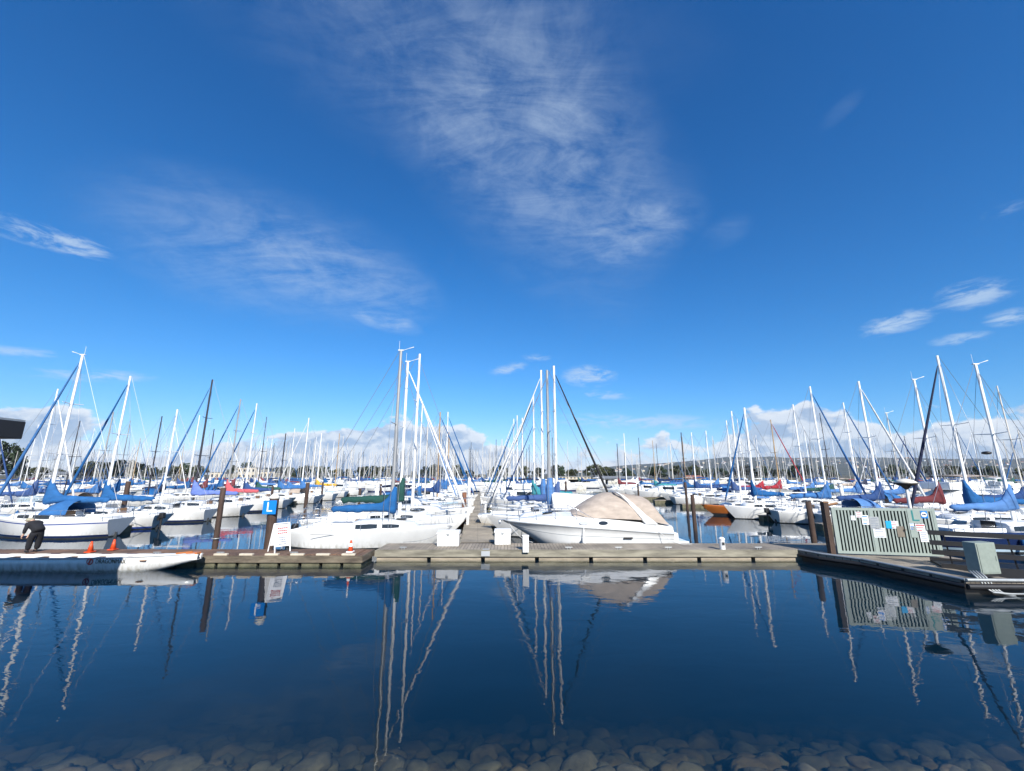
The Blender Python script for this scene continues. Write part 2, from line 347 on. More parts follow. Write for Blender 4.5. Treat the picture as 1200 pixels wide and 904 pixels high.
def water_mat():
    m = bpy.data.materials.new('harbour_water'); m.use_nodes = True; nt = m.node_tree; N, L = nt.nodes, nt.links; N.clear()
    out = N.new('ShaderNodeOutputMaterial')
    gl = N.new('ShaderNodeBsdfGlossy'); gl.inputs['Roughness'].default_value = 0.0; gl.inputs['Color'].default_value = (0.95, 0.97, 1, 1)
    tr = N.new('ShaderNodeBsdfTransparent'); tr.inputs['Color'].default_value = (0.93, 0.96, 0.97, 1)
    fr = N.new('ShaderNodeFresnel'); fr.inputs['IOR'].default_value = 1.33
    ge = N.new('ShaderNodeNewGeometry'); im = N.new('ShaderNodeMapRange'); im.inputs[3].default_value = 1.33; im.inputs[4].default_value = 1 / 1.33
    L.new(ge.outputs['Backfacing'], im.inputs[0]); L.new(im.outputs[0], fr.inputs['IOR'])
    mx = N.new('ShaderNodeMixShader')
    tc = N.new('ShaderNodeTexCoord')
    def nz(sc, stretch, det, dist):
        mp = N.new('ShaderNodeMapping'); mp.inputs['Scale'].default_value = stretch; L.new(tc.outputs['Object'], mp.inputs['Vector'])
        n = N.new('ShaderNodeTexNoise'); n.inputs['Scale'].default_value = sc; n.inputs['Detail'].default_value = det; n.inputs['Distortion'].default_value = dist
        L.new(mp.outputs[0], n.inputs['Vector']); return n.outputs['Fac']
    a = nz(2.4, (.55, 1.0, 1), 3, .5); b = nz(.5, (.6, 1, 1), 1, .2); c = nz(.07, (1, 1, 1), 2, 0)
    def M(op, x, y):
        n = N.new('ShaderNodeMath'); n.operation = op
        for i, q in enumerate((x, y)):
            if isinstance(q, float): n.inputs[i].default_value = q
            else: L.new(q, n.inputs[i])
        return n.outputs[0]
    mr = N.new('ShaderNodeMapRange'); mr.inputs[1].default_value = .35; mr.inputs[2].default_value = .65; mr.inputs[3].default_value = .35; mr.inputs[4].default_value = 1.7
    L.new(c, mr.inputs[0])
    h = M('ADD', M('MULTIPLY', M('MULTIPLY', a, mr.outputs[0]), .0042), M('MULTIPLY', b, .010))
    bp = N.new('ShaderNodeBump'); bp.inputs['Strength'].default_value = 1.0; bp.inputs['Distance'].default_value = 1.0
    L.new(h, bp.inputs['Height'])
    L.new(bp.outputs[0], gl.inputs['Normal']); L.new(bp.outputs[0], fr.inputs['Normal'])
    L.new(fr.outputs[0], mx.inputs[0]); L.new(tr.outputs[0], mx.inputs[1]); L.new(gl.outputs[0], mx.inputs[2]); L.new(mx.outputs[0], out.inputs['Surface'])
    va = N.new('ShaderNodeVolumeAbsorption'); va.inputs['Color'].default_value = (0.52, 0.55, 0.46, 1); va.inputs['Density'].default_value = 2.2
    vs_ = N.new('ShaderNodeVolumeScatter'); vs_.inputs['Color'].default_value = (0.05, 0.42, 1, 1); vs_.inputs['Density'].default_value = 0.11
    ad = N.new('ShaderNodeAddShader'); L.new(va.outputs[0], ad.inputs[0]); L.new(vs_.outputs[0], ad.inputs[1]); L.new(ad.outputs[0], out.inputs['Volume'])
    return m
wm = MB()
wm.box((0, 107, -3.5), (1600, 220, 7))
water = link('water', wm.mesh('water', water_mat())); water['kind'] = 'structure'

def hz(x, y):
    base = 150 * max(0, min(1, (y - 1900) / 1900)) ** .8
    ax = x / max(y, 1)
    env = max(0, min(1, (ax - .02) / .55)); env = env * env * (3 - 2 * env) * .8 + .2 * max(0, min(1, (ax - .02) / .2))
    if ax < .02: env = 0
    n = mnoise.fractal(Vector((x * .0011, y * .0011, 3)), 1, 2, 5)
    n2 = mnoise.fractal(Vector((x * .012, y * .012, 3)), 1, 2, 3)
    return -2 + env * base * (1 + .22 * n) + env * 7 * abs(n2) * max(0, min(1, (y - 1900) / 300))
hx = [-300 + i * 45 for i in range(150)]; hy = [1880 + i * 64 for i in range(32)]
g = MB(); nx = len(hx)
g.add([(x, y, hz(x, y)) for y in hy for x in hx], [(j * nx + i, j * nx + i + 1, (j + 1) * nx + i + 1, (j + 1) * nx + i) for j in range(len(hy) - 1) for i in range(nx - 1)], 0, True)
HILL = pm('wooded_hillside', (0.05, 0.055, 0.038), 0.95, col2=(0.016, 0.022, 0.016), scale=.014, lo=.4, hi=.62)
hills = link('hills', g.mesh('hills', HILL)); hills['kind'] = 'structure'
rnd = random.Random(3)
def house_mesh(mat, roof):
    b = MB(); b.box((0, 0, 3), (14, 11, 7)); b.add([(-7.6, -6, 6.4), (7.6, -6, 6.4), (7.6, 6, 6.4), (-7.6, 6, 6.4), (-7.6, 0, 10), (7.6, 0, 10)], [(0, 1, 5, 4), (3, 4, 5, 2), (0, 4, 3), (1, 2, 5)], 1)
    return b.mesh('hillside_house', [mat, roof])
HM = [house_mesh(WALLW, ROOFG), house_mesh(WALLC, ROOFR), house_mesh(WALLW, ROOFR), house_mesh(WALLC, ROOFG)]
k = 0
while k < 190:
    a = rnd.uniform(.12, 1.35); y = rnd.uniform(2150, 3500); x = a * y
    if x > 6300: continue
    o = link('hillside_house', HM[rnd.randrange(4)], None, (x, y, hz(x, y) - 1), rnd.uniform(0, 3)); k += 1
    s_ = rnd.uniform(.5, 1.3); o.scale = (s_ * rnd.uniform(.8, 1.8), s_, s_)
    tag(o, 'tiny pale house among many scattered over the hazy hillside behind the right-hand masts', 'house', 'tiny houses scattered over the hazy hillside')

hb = MB(); hb.box((2500, 4000, 146), (15000, 8400, 310))
HAZE = bpy.data.materials.new('haze_air'); HAZE.use_nodes = True
nt = HAZE.node_tree; nt.nodes.remove(nt.nodes['Principled BSDF'])
pv = nt.nodes.new('ShaderNodeVolumePrincipled'); pv.inputs['Density'].default_value = 0.00006; pv.inputs['Color'].default_value = (0.80, 0.90, 1.0, 1)
nt.links.new(pv.outputs[0], nt.nodes['Material Output'].inputs['Volume'])
haze = link('haze', hb.mesh('haze', HAZE)); haze['kind'] = 'stuff'

# stones under the near shallows
def stone_mesh(seed, mat):
    bm = bmesh.new(); bmesh.ops.create_icosphere(bm, subdivisions=3, radius=.5); o = Vector((seed * 7.1, seed * 3.3, 0))
    for v in bm.verts:
        n = mnoise.fractal(v.co * 1.7 + o, 1, 2, 4); n += .5 * (abs(mnoise.noise(v.co * 1.3 + o)) - .3); v.co *= 1 + .42 * n
        v.co.z *= .46; v.co.x *= 1.25
    me = bpy.data.meshes.new('stone'); bm.to_mesh(me); bm.free(); me.materials.append(mat)
    for p in me.polygons: p.use_smooth = True
    return me
SM = [stone_mesh(i, (STONE, STONE2)[i % 2]) for i in range(8)]
rnd = random.Random(11)
sv = MB()
for i in range(4200):
    x = rnd.uniform(-14, 14); y = 3.6 + 5.6 * rnd.random() ** 1.1; me = SM[rnd.randrange(8)]
    s_ = rnd.choice((.09, .12, .15, .19, .24, .3)) * rnd.uniform(.8, 1.3); rz = rnd.uniform(0, 6.3)
    M = Matrix.Translation((x, y, gz(x, y) + s_ * .12)) @ Matrix.Rotation(rz, 4, 'Z') @ Matrix.Rotation(rnd.uniform(-.4, .4), 4, 'X') @ Matrix.Scale(s_, 4)
    sv.add([M @ v.co for v in me.vertices], [tuple(p.vertices) for p in me.polygons], i % 2, True)
st = link('submerged_cobbles', sv.mesh('submerged_cobbles', [STONE, STONE2])); st['kind'] = 'stuff'
tag(st, 'bed of brown cobbles under the clear shallow water along the near shore', 'cobbles')
for i in range(90):
    x = rnd.uniform(-9.5, 9.5); y = rnd.uniform(5.2, 7.2); s_ = rnd.uniform(.26, .46)
    o = link('boulder', SM[rnd.randrange(8)], None, (x, y, gz(x, y) + s_ * .15), rnd.uniform(0, 6)); o.scale = (s_, s_, s_ * rnd.uniform(.7, 1))
    tag(o, 'large rounded brown stone among many lying under the shallow water by the near shore', 'stone', 'large stones under the shallows')
#@@DOCKS
# ------------------------------------------------------------------ docks
DRIFT = -0.0834
def drift(Y): return DRIFT * (Y - 17.5)
ZD = 0.37
def dock(name, label, x0, x1, y0, y1, deckm, fasm, flm, nfl, group=None, fl_top=.16, gap=.16):
    t = thing(name, label, 'dock', ((x0 + x1) / 2, (y0 + y1) / 2, 0), 0, group)
    w, d = x1 - x0, y1 - y0
    part('deck', MB().box((0, 0, ZD - .03), (w - .08, d - .08, .06)), deckm, t)
    f = MB(); f.box((0, -d / 2 + .02, ZD - .13), (w, .06, .25), bev=.008); f.box((0, d / 2 - .02, ZD - .13), (w, .06, .25))
    f.box((-w / 2 + .02, 0, ZD - .13), (.06, d - .1, .246)); f.box((w / 2 - .02, 0, ZD - .13), (.06, d - .1, .246))
    part('fascia', f, fasm, t)
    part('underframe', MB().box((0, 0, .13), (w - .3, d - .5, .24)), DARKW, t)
    step = w / nfl
    for k in range(nfl):
        part('float', MB().box((-w / 2 + step * (k + .5), 0, -.06), (step - gap, d - .12, .42), bev=.02), flm, t)
    return t
md = dock('floating_dock', 'long grey timber float of the front dock right of the brown float', -5.72, 12.3, 18.15, 20.0, PLKG, CONC, FLOATM, 8)
bw = dock('floating_dock', 'weathered brown float of the front dock carrying cones and folding sign', -27, -5.82, 17.0, 18.45, PLKB, FASB, FLOATG, 26, gap=.12)
part('edge_strip', MB().box((0, -.895, ZD + .012), (17.8, .07, .03), bev=.006), CONC, md)
for k in range(22):
    xx = -6.4 - 1.0 * k
    part('bull_rail', MB().box((xx + 16.41, -.63, ZD + .035), (.52, .13, .07), bev=.01), PALEW, bw)
pb = MB(); pb.box((0, 0, ZD + .01), (2.7, 1.2, .02)); 
mt = tag(link('plank_ramp', pb.mesh('plank_ramp', PLKB), None, (-7.5, 17.76, 0.005)), 'reddish brown plank sheet on the brown float beside the orange cone', 'planks')

# central walkway and those of the rows beside it
def walkway(label, u, y0, y1, w, nm='walkway_dock'):
    t = thing(nm, label, 'dock', (u + drift(y0), y0, 0), math.atan(-DRIFT))
    ln = (y1 - y0) / math.cos(math.atan(DRIFT))
    part('deck', MB().box((0, ln / 2, ZD - .01), (w, ln, .06)), PLKW, t)
    e = MB(); e.box((-w / 2 - .035, ln / 2, ZD - .1), (.06, ln, .22)); e.box((w / 2 + .035, ln / 2, ZD - .1), (.06, ln, .22))
    part('fascia', e, CONC, t)
    part('float', MB().box((0, ln / 2, .02), (w - .2, ln, .5)), FLOATG, t)
    return t
UC, UL, UR = -1.37, -33.0, 31.0
walkway('straight timber walkway receding between the two middle rows of boats', UC, 20.06, 76, 1.55)
walkway('narrow walkway behind the boats on the left of the left fairway', UL, 19, 84, 1.4)
walkway('narrow walkway behind the boats on the right of the right fairway', UR, 20, 84, 1.4)
walkway('far left walkway beyond the second left-hand row of boats', UL - 33, 40, 88, 1.4)
walkway('far right walkway beyond the second right-hand row of boats', UR + 33, 40, 88, 1.4)
#@@BOATS
# ------------------------------------------------------------------ sailing boats
def half(s, tw=.64):
    return (tw + (1 - tw) * math.sin(math.pi / 2 * s / .42)) if s < .42 else max(0.0, math.cos(math.pi / 2 * ((s - .42) / .58))) ** .78
def sheer(s, fb): return fb * (1 + .30 * max(0, (s - .35) / .65) ** 1.6 + .06 * max(0, (.35 - s) / .35))
def hull_geo(L, B, fb, tr, ns, rake=.13):
    secs = []
    for i in range(ns + 1):
        s = i / ns; fbs = sheer(s, fb)
        zs = [fbs, fbs - .05, fbs - .15, fbs - .21, fbs * .5, .17, .06, -.06, -.4]
        sec = []
        for z in zs:
            zf = max(0, min(1, z / fbs))
            x0 = -L / 2 + (tr * (1 - zf) if tr > 0 else -tr * zf); x1 = L / 2 - L * rake * (1 - zf) ** 1.3 - (.5 if z < -.1 else 0)
            kz = .90 + .10 * zf ** .8 if z >= 0 else (.87 if z > -.1 else .4)
            if s < .2: kz *= 1 - .62 * ((1 - s / .2) ** 1.2) * (1 - zf) ** 1.5
            hb = B / 2 * half(s) * kz * (1 - .22 * (1 - zf) * s) + (.012 if s > .99 else 0)
            sec.append((x0 + (x1 - x0) * s, hb, z))
        full = sec + [(x, -y, z) for x, y, z in sec[::-1]]
        secs.append(full)
    return secs
STRIPS = [0, 0, 1, 0, 0, 2, 3, 3]
def hull_mb(L, B, fb, tr, ns=14):
    b = MB(); secs = hull_geo(L, B, fb, tr, ns)
    st = STRIPS + [3] + STRIPS[::-1] + [4]
    n = len(secs[0])
    b.loft(secs, closed=True, caps=False, smooth=True, strips=st)
    q = secs[0]; h = n // 2
    for k in range(h - 1):
        b.add([q[k], q[k + 1], q[n - 2 - k], q[n - 1 - k]], [(0, 1, 2, 3)], 3 if k >= 6 else 0)
    return b
def deck_z(x, L, fb): return sheer(x / L + .5, fb) - .02
def deck_w(x, L, B): return B / 2 * half(max(0, min(1, x / L + .5)))
def cabin_mb(L, B, fb, h=.42, xa=-.10, xf=.27, n=9):
    b = MB(); secs = []
    for i in range(n + 1):
        t = i / n; x = L * (xa + (xf - xa) * t); w = deck_w(x, L, B) * .66; z0 = deck_z(x, L, fb) - .04
        hh = h * (1 - .5 * max(0, (t - .35) / .65) ** 1.5) if t < .97 else h * .18
        secs.append([(x, w, z0), (x, w * .94, z0 + hh * .85), (x, w * .80, z0 + hh + .03), (x, 0, z0 + hh + .08), (x, -w * .80, z0 + hh + .03), (x, -w * .94, z0 + hh * .85), (x, -w, z0)])
    return b.loft(secs, closed=True, caps=True, smooth=True)
def cabin_side(t, L, B, fb, h, xa=-.10, xf=.27):
    x = L * (xa + (xf - xa) * t); w = deck_w(x, L, B) * .66; z0 = deck_z(x, L, fb) - .04; hh = h * (1 - .5 * max(0, (t - .35) / .65) ** 1.5)
    return x, w, z0, hh
def window_mb(t0, t1, L, B, fb, h, side, zlo=.28, zhi=.78):
    b = MB(); secs = []
    for i in range(4):
        t = t0 + (t1 - t0) * i / 3; x, w, z0, hh = cabin_side(t, L, B, fb, h)
        e = .03 if i in (0, 3) else 0
        def y(f): return (w * (1 - .06 * f / .85) + .012) * side
        a, c = zlo + e, zhi - e
        secs.append([(x, y(a), z0 + hh * a), (x, y(c), z0 + hh * c), (x, y(c) - .03 * side, z0 + hh * c), (x, y(a) - .03 * side, z0 + hh * a)])
    return b.loft(secs, smooth=False)
def cover_mb(ln, hm, seed, slope=.0, n=22, tall=.9):
    rr = random.Random(seed); b = MB(); secs = []
    for i in range(n + 1):
        t = i / n; x = -.22 + t * (ln + .22)
        coll = max(0, 1 - max(0, t - .04) / .22) ** 1.8
        top = (.20 * (1 - t) + .13) * hm + tall * coll; bot = -.17 - .07 * math.sin(t * 9 + seed) * (1 - t)
        w = .13 + .09 * (1 - t) + .05 * coll
        if i in (0,): top *= .92; w *= .6
        if i == n: top *= .5; w *= .4; bot *= .5
        j = rr.uniform(-.03, .03)
        if i % 4 == 3: w *= .80; bot *= .84; top *= .95
        if i % 4 == 1: bot *= rr.uniform(1.0, 1.3); w *= 1.08
        sec = []
        for k in range(10):
            a = 2 * math.pi * k / 10; ca, sa = math.cos(a), math.sin(a)
            zz = (top if sa > 0 else -bot) * sa; ww = w * ca * (1 - .62 * max(0, sa) ** 1.1 * (.4 + .6 * coll))
            sec.append((-x, ww + j * sa, zz + rr.uniform(-.022, .022) - slope * x))
        secs.append(sec)
    return b.loft(secs)
def dodger_mb(w, h, ln):
    b = MB(); secs = []
    for i in range(7):
        t = i / 6; x = -ln * .55 + ln * t; f = 1 if t < .45 else max(.04, math.cos((t - .45) / .55 * math.pi / 2) ** .7)
        secs.append([(x, math.cos(a) * w * (1 - .12 * max(0, math.sin(a))), max(0, math.sin(a)) ** .6 * h * f) for a in [math.pi * k / 8 for k in range(9)]])
    return b.loft(secs, closed=False, caps=False)
def sloop(label, x, Y, hd=0, L=8.6, H=10.5, mf=.07, hull=W, cove=None, boot=None, cover='blue', jib=None, mast=ALU, dodger=None, lvl=2, tr=.35,
          fb=.84, deckc=None, group=None, seed=0, jibtop=.94, outboard=False, tall=.9, nwin=2, mast_r=.085, boomlen=.37, vane=False, drop=0.0, jr=.85, vcover=None, sheet=False):
    """mast stands at world (x, Y); hd 0 = bow to +x, pi = bow to -x"""
    B = L * .335; cove = cove or hull; boot = boot or cove
    xm = L * mf; c, s_ = math.cos(hd), math.sin(hd)
    t = thing('sailboat', label, 'sailboat', (x - c * xm, Y - s_ * xm, 0), hd, group)
    key = (round(L, 1), round(fb, 2), tr)
    link('hull', cached(('h', key, hull.name, cove.name, boot.name, lvl), 'hull', lambda: hull_mb(L, B, fb, tr, 16 if lvl > 1 else 9), [hull, cove, boot, ANTI, hull if deckc is None else deckc]), t)
    ch = .42
    link('cabin', cached(('c', key, lvl > 1), 'cabin', lambda: cabin_mb(L, B, fb, ch, n=9 if lvl > 1 else 5), CREAM if hull is CREAM else W), t)
    zd = deck_z(xm, L, fb)
    rm = mast_r * (1 if lvl > 1 else 1.05)
    zt = zd + .25
    m = link('mast', cached(('m', round(H, 2), round(zt, 2), mast.name, rm, lvl > 0), 'mast', lambda: MB().bar((0, 0, zt), (0, 0, H), rm, rm * .72, 10 if lvl > 1 else 6, flat=.75), mast), t, (xm, 0, 0))
    zb = zd + .42 + .62
    bl = L * boomlen
    if cover and cover != 'none' and vcover is None:
        link('sail_cover', cached(('cv', round(bl, 1), cover, seed % 7, tall, lvl > 0), 'sail_cover', lambda: cover_mb(bl, 1.0, seed % 7, n=22 if lvl > 1 else 9, tall=tall), FAB[cover]), t, (xm, 0, zb - drop))
    if vcover:
        link('sail_cover', cached(('vc', vcover), 'sail_cover', lambda: MB().tube([(0, 0, 0), (-.02, .02, .5), (.02, 0, 1.1), (0, 0, 1.75)], [.17, .24, .26, .14], 10), FAB[vcover]), t, (xm - .05, 0, zb - .5))
    if lvl == 0:
        if jib: link('furled_jib', cached(('j0', L, H, jib), 'furled_jib', lambda: MB().bar((L / 2 - .2, 0, sheer(1, fb)), (xm + .1, 0, H * jibtop), .045, .025, 5), FAB[jib]), t)
        return t
    bm_ = link('boom', cached(('b', round(bl, 1), mast.name), 'boom', lambda: MB().bar((-.1, 0, 0), (-bl - .12, 0, .02), .05, n=8), mast), t, (xm, 0, zb - .12 - drop))
    bow = Vector((L / 2 - .15, 0, sheer(.98, fb)))
    top = Vector((xm + .1, 0, H * jibtop))
    jk = ('j', jr, round(L, 1), round(H, 1), round(fb, 2), mf, jib, jibtop)
    if jib:
        a, b_ = bow + Vector((0, 0, .35)), top
        pts = [a.lerp(b_, q) for q in (0, .06, .2, .45, .75, .95, 1)]
        link('furled_jib', cached(jk, 'furled_jib', lambda: MB().bar(bow, a, .012).tube(pts, [q * jr for q in (.05, .085, .095, .08, .06, .045, .02)], 8), FAB[jib]), t)
    else:
        link('forestay', cached(jk, 'forestay', lambda: MB().bar(bow, top, .012, n=4), WIRE), t)
    stern = Vector((-L / 2 + .1, 0, sheer(0, fb)))
    link('backstay', cached(('bs',) + jk, 'backstay', lambda: MB().bar(stern, (xm - .08, 0, H - .05), .012, n=4), WIRE), t)
    hs_ = [(.56, .75)] if H < 10.4 else [(.38, .85), (.68, .62)]
    for f, w in hs_:
        z = zd + (H - zd) * f
        link('spreader', cached(('sp', round(z, 1), w, mast.name), 'spreader', lambda: MB().bar((0, 0, z), (-.12, w, z + .05), .028, .018, 6).bar((0, 0, z), (-.12, -w, z + .05), .028, .018, 6), mast), m)
    for sd in (1, -1):
        z0, w0 = zd + (H - zd) * hs_[0][0], hs_[0][1]
        chain = Vector((xm - .1, sd * deck_w(xm, L, B) * .93, zd))
        link('shroud', cached(('sh', sd) + jk, 'shroud', lambda: MB().tube([chain, (xm - .12, sd * w0, z0 + .05), (xm, 0, H * .97)], .011, 4).bar(chain + Vector((.25, -.15 * sd, 0)), (xm, 0, z0), .010, n=4), WIRE), t)
    wl = [(.06, .40), (.48, .74)] if nwin == 2 else [(.06, .22), (.28, .44), (.54, .74)]
    for sd in (1, -1):
        for a, b_ in wl:
            link('window', cached(('w', key, a, sd), 'window', lambda: window_mb(a, b_, L, B, fb, ch, sd), GLASS), t)
    zc = deck_z(-.3 * L, L, fb)
    ck = cached(('ck', key), 'cockpit_coaming', lambda: MB().box((-.26 * L, .27 * B, zc + .08), (.30 * L, .09, .22), bev=.03).box((-.26 * L, -.27 * B, zc + .08), (.30 * L, .09, .22), bev=.03).box((-.41 * L, 0, zc + .07), (.09, .54 * B, .2), bev=.03), W)
    link('cockpit_coaming', ck, t)
    link('companionway', cached(('cw', key), 'companionway', lambda: MB().box((-.104 * L, 0, zc + .22), (.05, .62, .46), bev=.01), TEAK if seed % 3 else GLASS), t)
    if dodger:
        d = link('dodger', cached(('dg', key, dodger), 'dodger', lambda: dodger_mb(B * .33, .78, 1.7), FAB[dodger]), t, (-.07 * L, 0, deck_z(-.07 * L, L, fb) + .3))
        link('dodger_window', cached(('dw', key), 'dodger_window', lambda: MB().box((.52, 0, .42), (.03, B * .34, .2), ry=R(-40)), GLASS), d)
    if lvl < 2: return t
    def rails():
        b = MB(); zb_ = sheer(.97, fb)
        w1 = deck_w(.36 * L, L, B) * .95
        b.tube([(.36 * L, w1, sheer(.86, fb) - .02), (.36 * L, w1, sheer(.86, fb) + .55), (.46 * L, w1 * .5, zb_ + .58), (.495 * L, 0, zb_ + .58), (.46 * L, -w1 * .5, zb_ + .58), (.36 * L, -w1, sheer(.86, fb) + .55), (.36 * L, -w1, sheer(.86, fb) - .02)], .014, 6)
        for sd in (1, -1): b.bar((.455 * L, sd * w1 * .52, zb_ - .02), (.455 * L, sd * w1 * .52, zb_ + .57), .013, n=5)
        return b
    link('bow_rail', cached(('br', key), 'bow_rail', rails, STEEL), t)
    def srail():
        b = MB(); z = sheer(.03, fb); w1 = B / 2 * .72; x0 = -L / 2 + .15
        for zz in (.32, .6):
            b.tube([(x0 + 1.1, w1 * 1.12, z + zz), (x0 + .1, w1, z + zz), (x0, w1 * .8, z + zz), (x0, -w1 * .8, z + zz), (x0 + .1, -w1, z + zz), (x0 + 1.1, -w1 * 1.12, z + zz)], .013, 6)
        for sd in (1, -1):
            for dx, k_ in ((1.1, 1.12), (.1, 1), (0, .5)): b.bar((x0 + dx, sd * w1 * k_, z - .03), (x0 + dx, sd * w1 * k_, z + .6), .013, n=5)
        return b
    link('stern_rail', cached(('sr', key), 'stern_rail', srail, STEEL), t)
    for sd in (1, -1):
        def life():
            b = MB(); xs_ = [-.36 * L, -.2 * L, -.03 * L, .14 * L, .36 * L]
            pts = [(q, sd * deck_w(q, L, B) * .95, deck_z(q, L, fb)) for q in xs_]
            for p in pts[1:-1]: b.bar(p, (p[0], p[1], p[2] + .6), .012, n=5)
            for zz in (.33, .58): b.tube([(p[0], p[1], p[2] + zz) for p in pts], .006, 4)
            return b
        link('lifeline', cached(('ll', key, sd), 'lifeline', life, STEEL), t)
    link('hatch', cached(('ht', key), 'hatch', lambda: MB().box((.17 * L, 0, deck_z(.17 * L, L, fb) + .42), (.5, .5, .05), bev=.012), GLASS), t)
    link('rudder', cached(('rd', key, tr), 'rudder', lambda: MB().box((-L / 2 + (tr if tr > 0 else 0) - .03, 0, -.1), (.28, .05, .7 if tr > 0 else 1.2), bev=.01), ANTI), t)
    if vane or seed % 9 == 1:
        link('wind_vane', cached(('wv', round(H, 2)), 'wind_vane', lambda: MB().bar((0, 0, H - .02), (.55, 0, H + .16), .012, n=5).bar((.42, .0, H + .12), (.70, 0, H + .2), .014, .026, 6).bar((-.1, 0, H), (-.1, 0, H + .55), .008, n=4).box((0, 0, H + .01), (.3, .1, .05)), ALU), m)
    if outboard:
        o = link('outboard_motor', cached(('ob',), 'outboard_motor', lambda: MB().box((0, 0, .32), (.30, .26, .36), bev=.06).bar((.02, 0, .2), (.02, 0, -.55), .07, .05, 8).box((.14, 0, .12), (.14, .2, .2)), BLACK), t, (-L / 2 - .12 + (0 if tr > 0 else -tr * .3), .35, fb * .62))
    for k in range(2 if seed % 2 else 0):
        fx = (-.12 + .26 * k) * L
        link('fender', cached(('fd', seed % 4 == 1), 'fender', lambda: MB().tube([(0, 0, .32), (0, 0, .25), (0, 0, .2), (0, 0, -.2), (0, 0, -.26)], [.012, .04, .1, .1, .03], 8), FAB['blue'] if seed % 4 == 1 else W), t, (fx, -(deck_w(fx, L, B) + .05), fb * .5))
    return t

# ------------------------------------------------------------------ motor boats
def cruiser(label, x, Y, hd=0, L=7.5, hull=W, top='blue', lvl=1, group=None, fly=False, stripe=None, seed=0, cabin_h=1.0):
    B = L * .36; fb = 1.0; stripe = stripe or hull
    t = thing('motor_cruiser', label, 'motorboat', (x, Y, 0), hd, group)
    key = ('mc', round(L, 1), fly, cabin_h)
    link('hull', cached(key + (hull.name, stripe.name), 'hull', lambda: hull_mb(L, B, fb, -.05, 10), [hull, stripe, stripe, ANTI, hull]), t)
    def cab():
        b = MB(); secs = []
        for i in range(8):
            q = i / 7; xx = L * (-.18 + .46 * q); w = deck_w(xx, L, B) * .78; z0 = deck_z(xx, L, fb) - .05
            hh = cabin_h if q < .5 else cabin_h * (1 - .75 * ((q - .5) / .5) ** .8)
            secs.append([(xx, w, z0), (xx, w * .88, z0 + hh * .9), (xx, w * .7, z0 + hh), (xx, -w * .7, z0 + hh), (xx, -w * .88, z0 + hh * .9), (xx, -w, z0)])
        return b.loft(secs, smooth=False)
    link('cabin', cached(key + ('cab',), 'cabin', cab, W), t)
    for sd in (1, -1):
        def win():
            b = MB(); secs = []
            for i in range(4):
                q = .04 + .44 * i / 3; xx = L * (-.18 + .46 * q); w = deck_w(xx, L, B) * .78; z0 = deck_z(xx, L, fb) - .05
                y = lambda f: sd * (w * (1 - .12 * f / .9) + .012)
                secs.append([(xx, y(.45), z0 + cabin_h * .45), (xx, y(.82), z0 + cabin_h * .82), (xx, y(.82) - .03 * sd, z0 + cabin_h * .82), (xx, y(.45) - .03 * sd, z0 + cabin_h * .45)])
            return b.loft(secs, smooth=False)
        link('window', cached(key + ('win', sd), 'window', win, GLASS), t)
    def shield():
        z0 = fb * 1.02 + cabin_h
        return MB().add([(L * .10, -.62, z0 + .02), (L * .10, .62, z0 + .02), (L * .02, .5, z0 + .5), (L * .02, -.5, z0 + .5)], [(0, 1, 2, 3)]).box((L * .05, 0, z0 + .23), (.03, 1.05, .34), ry=R(-50))
    link('windscreen', cached(key + ('ws',), 'windscreen', shield, GLASS), t)
    if top:
        z0 = fb + cabin_h + (.75 if not fly else 1.0)
        def bim():
            b = MB(); b.loft([[(L * (-.24 + .26 * i / 4), math.cos(a) * B * .36, z0 + .13 * math.sin(a) - .04 * abs(i - 2)) for a in [math.pi * k / 6 for k in range(7)]] for i in range(5)], closed=False, caps=False)
            b.loft([[(L * (-.24 + .26 * i / 4), math.cos(a) * B * .36, z0 - .03 + .13 * math.sin(a) - .04 * abs(i - 2)) for a in [math.pi * k / 6 for k in range(7)]] for i in range(5)], closed=False, caps=False)
            return b
        link('bimini_top', cached(key + ('bim', top), 'bimini_top', bim, FAB[top]), t)
        def fr():
            b = MB()
            for sd in (1, -1):
                for xx in (-.23, 0.0): b.bar((L * (-.1), sd * B * .36, fb), (L * xx, sd * B * .35, z0), .018, n=5)
            return b
        link('bimini_frame', cached(key + ('bf',), 'bimini_frame', fr, STEEL), t)
    if fly:
        link('flybridge', cached(key + ('fly',), 'flybridge', lambda: MB().box((-.02 * L, 0, fb + cabin_h + .28), (.24 * L, B * .6, .55), bev=.1), W), t)
    if lvl > 1:
        def rail():
            b = MB(); pts = [(q * L, sd * deck_w(q * L, L, B) * .93, deck_z(q * L, L, fb)) for sd, qs in ((1, (0, .15, .3, .42)), (-1, (.42, .3, .15, 0))) for q in qs]
            b.tube([(p[0], p[1], p[2] + .45) for p in pts], .013, 5)
            for p in pts: b.bar(p, (p[0], p[1], p[2] + .45), .011, n=5)
            return b
        link('bow_rail', cached(key + ('rail',), 'bow_rail', rail, STEEL), t)
    return t

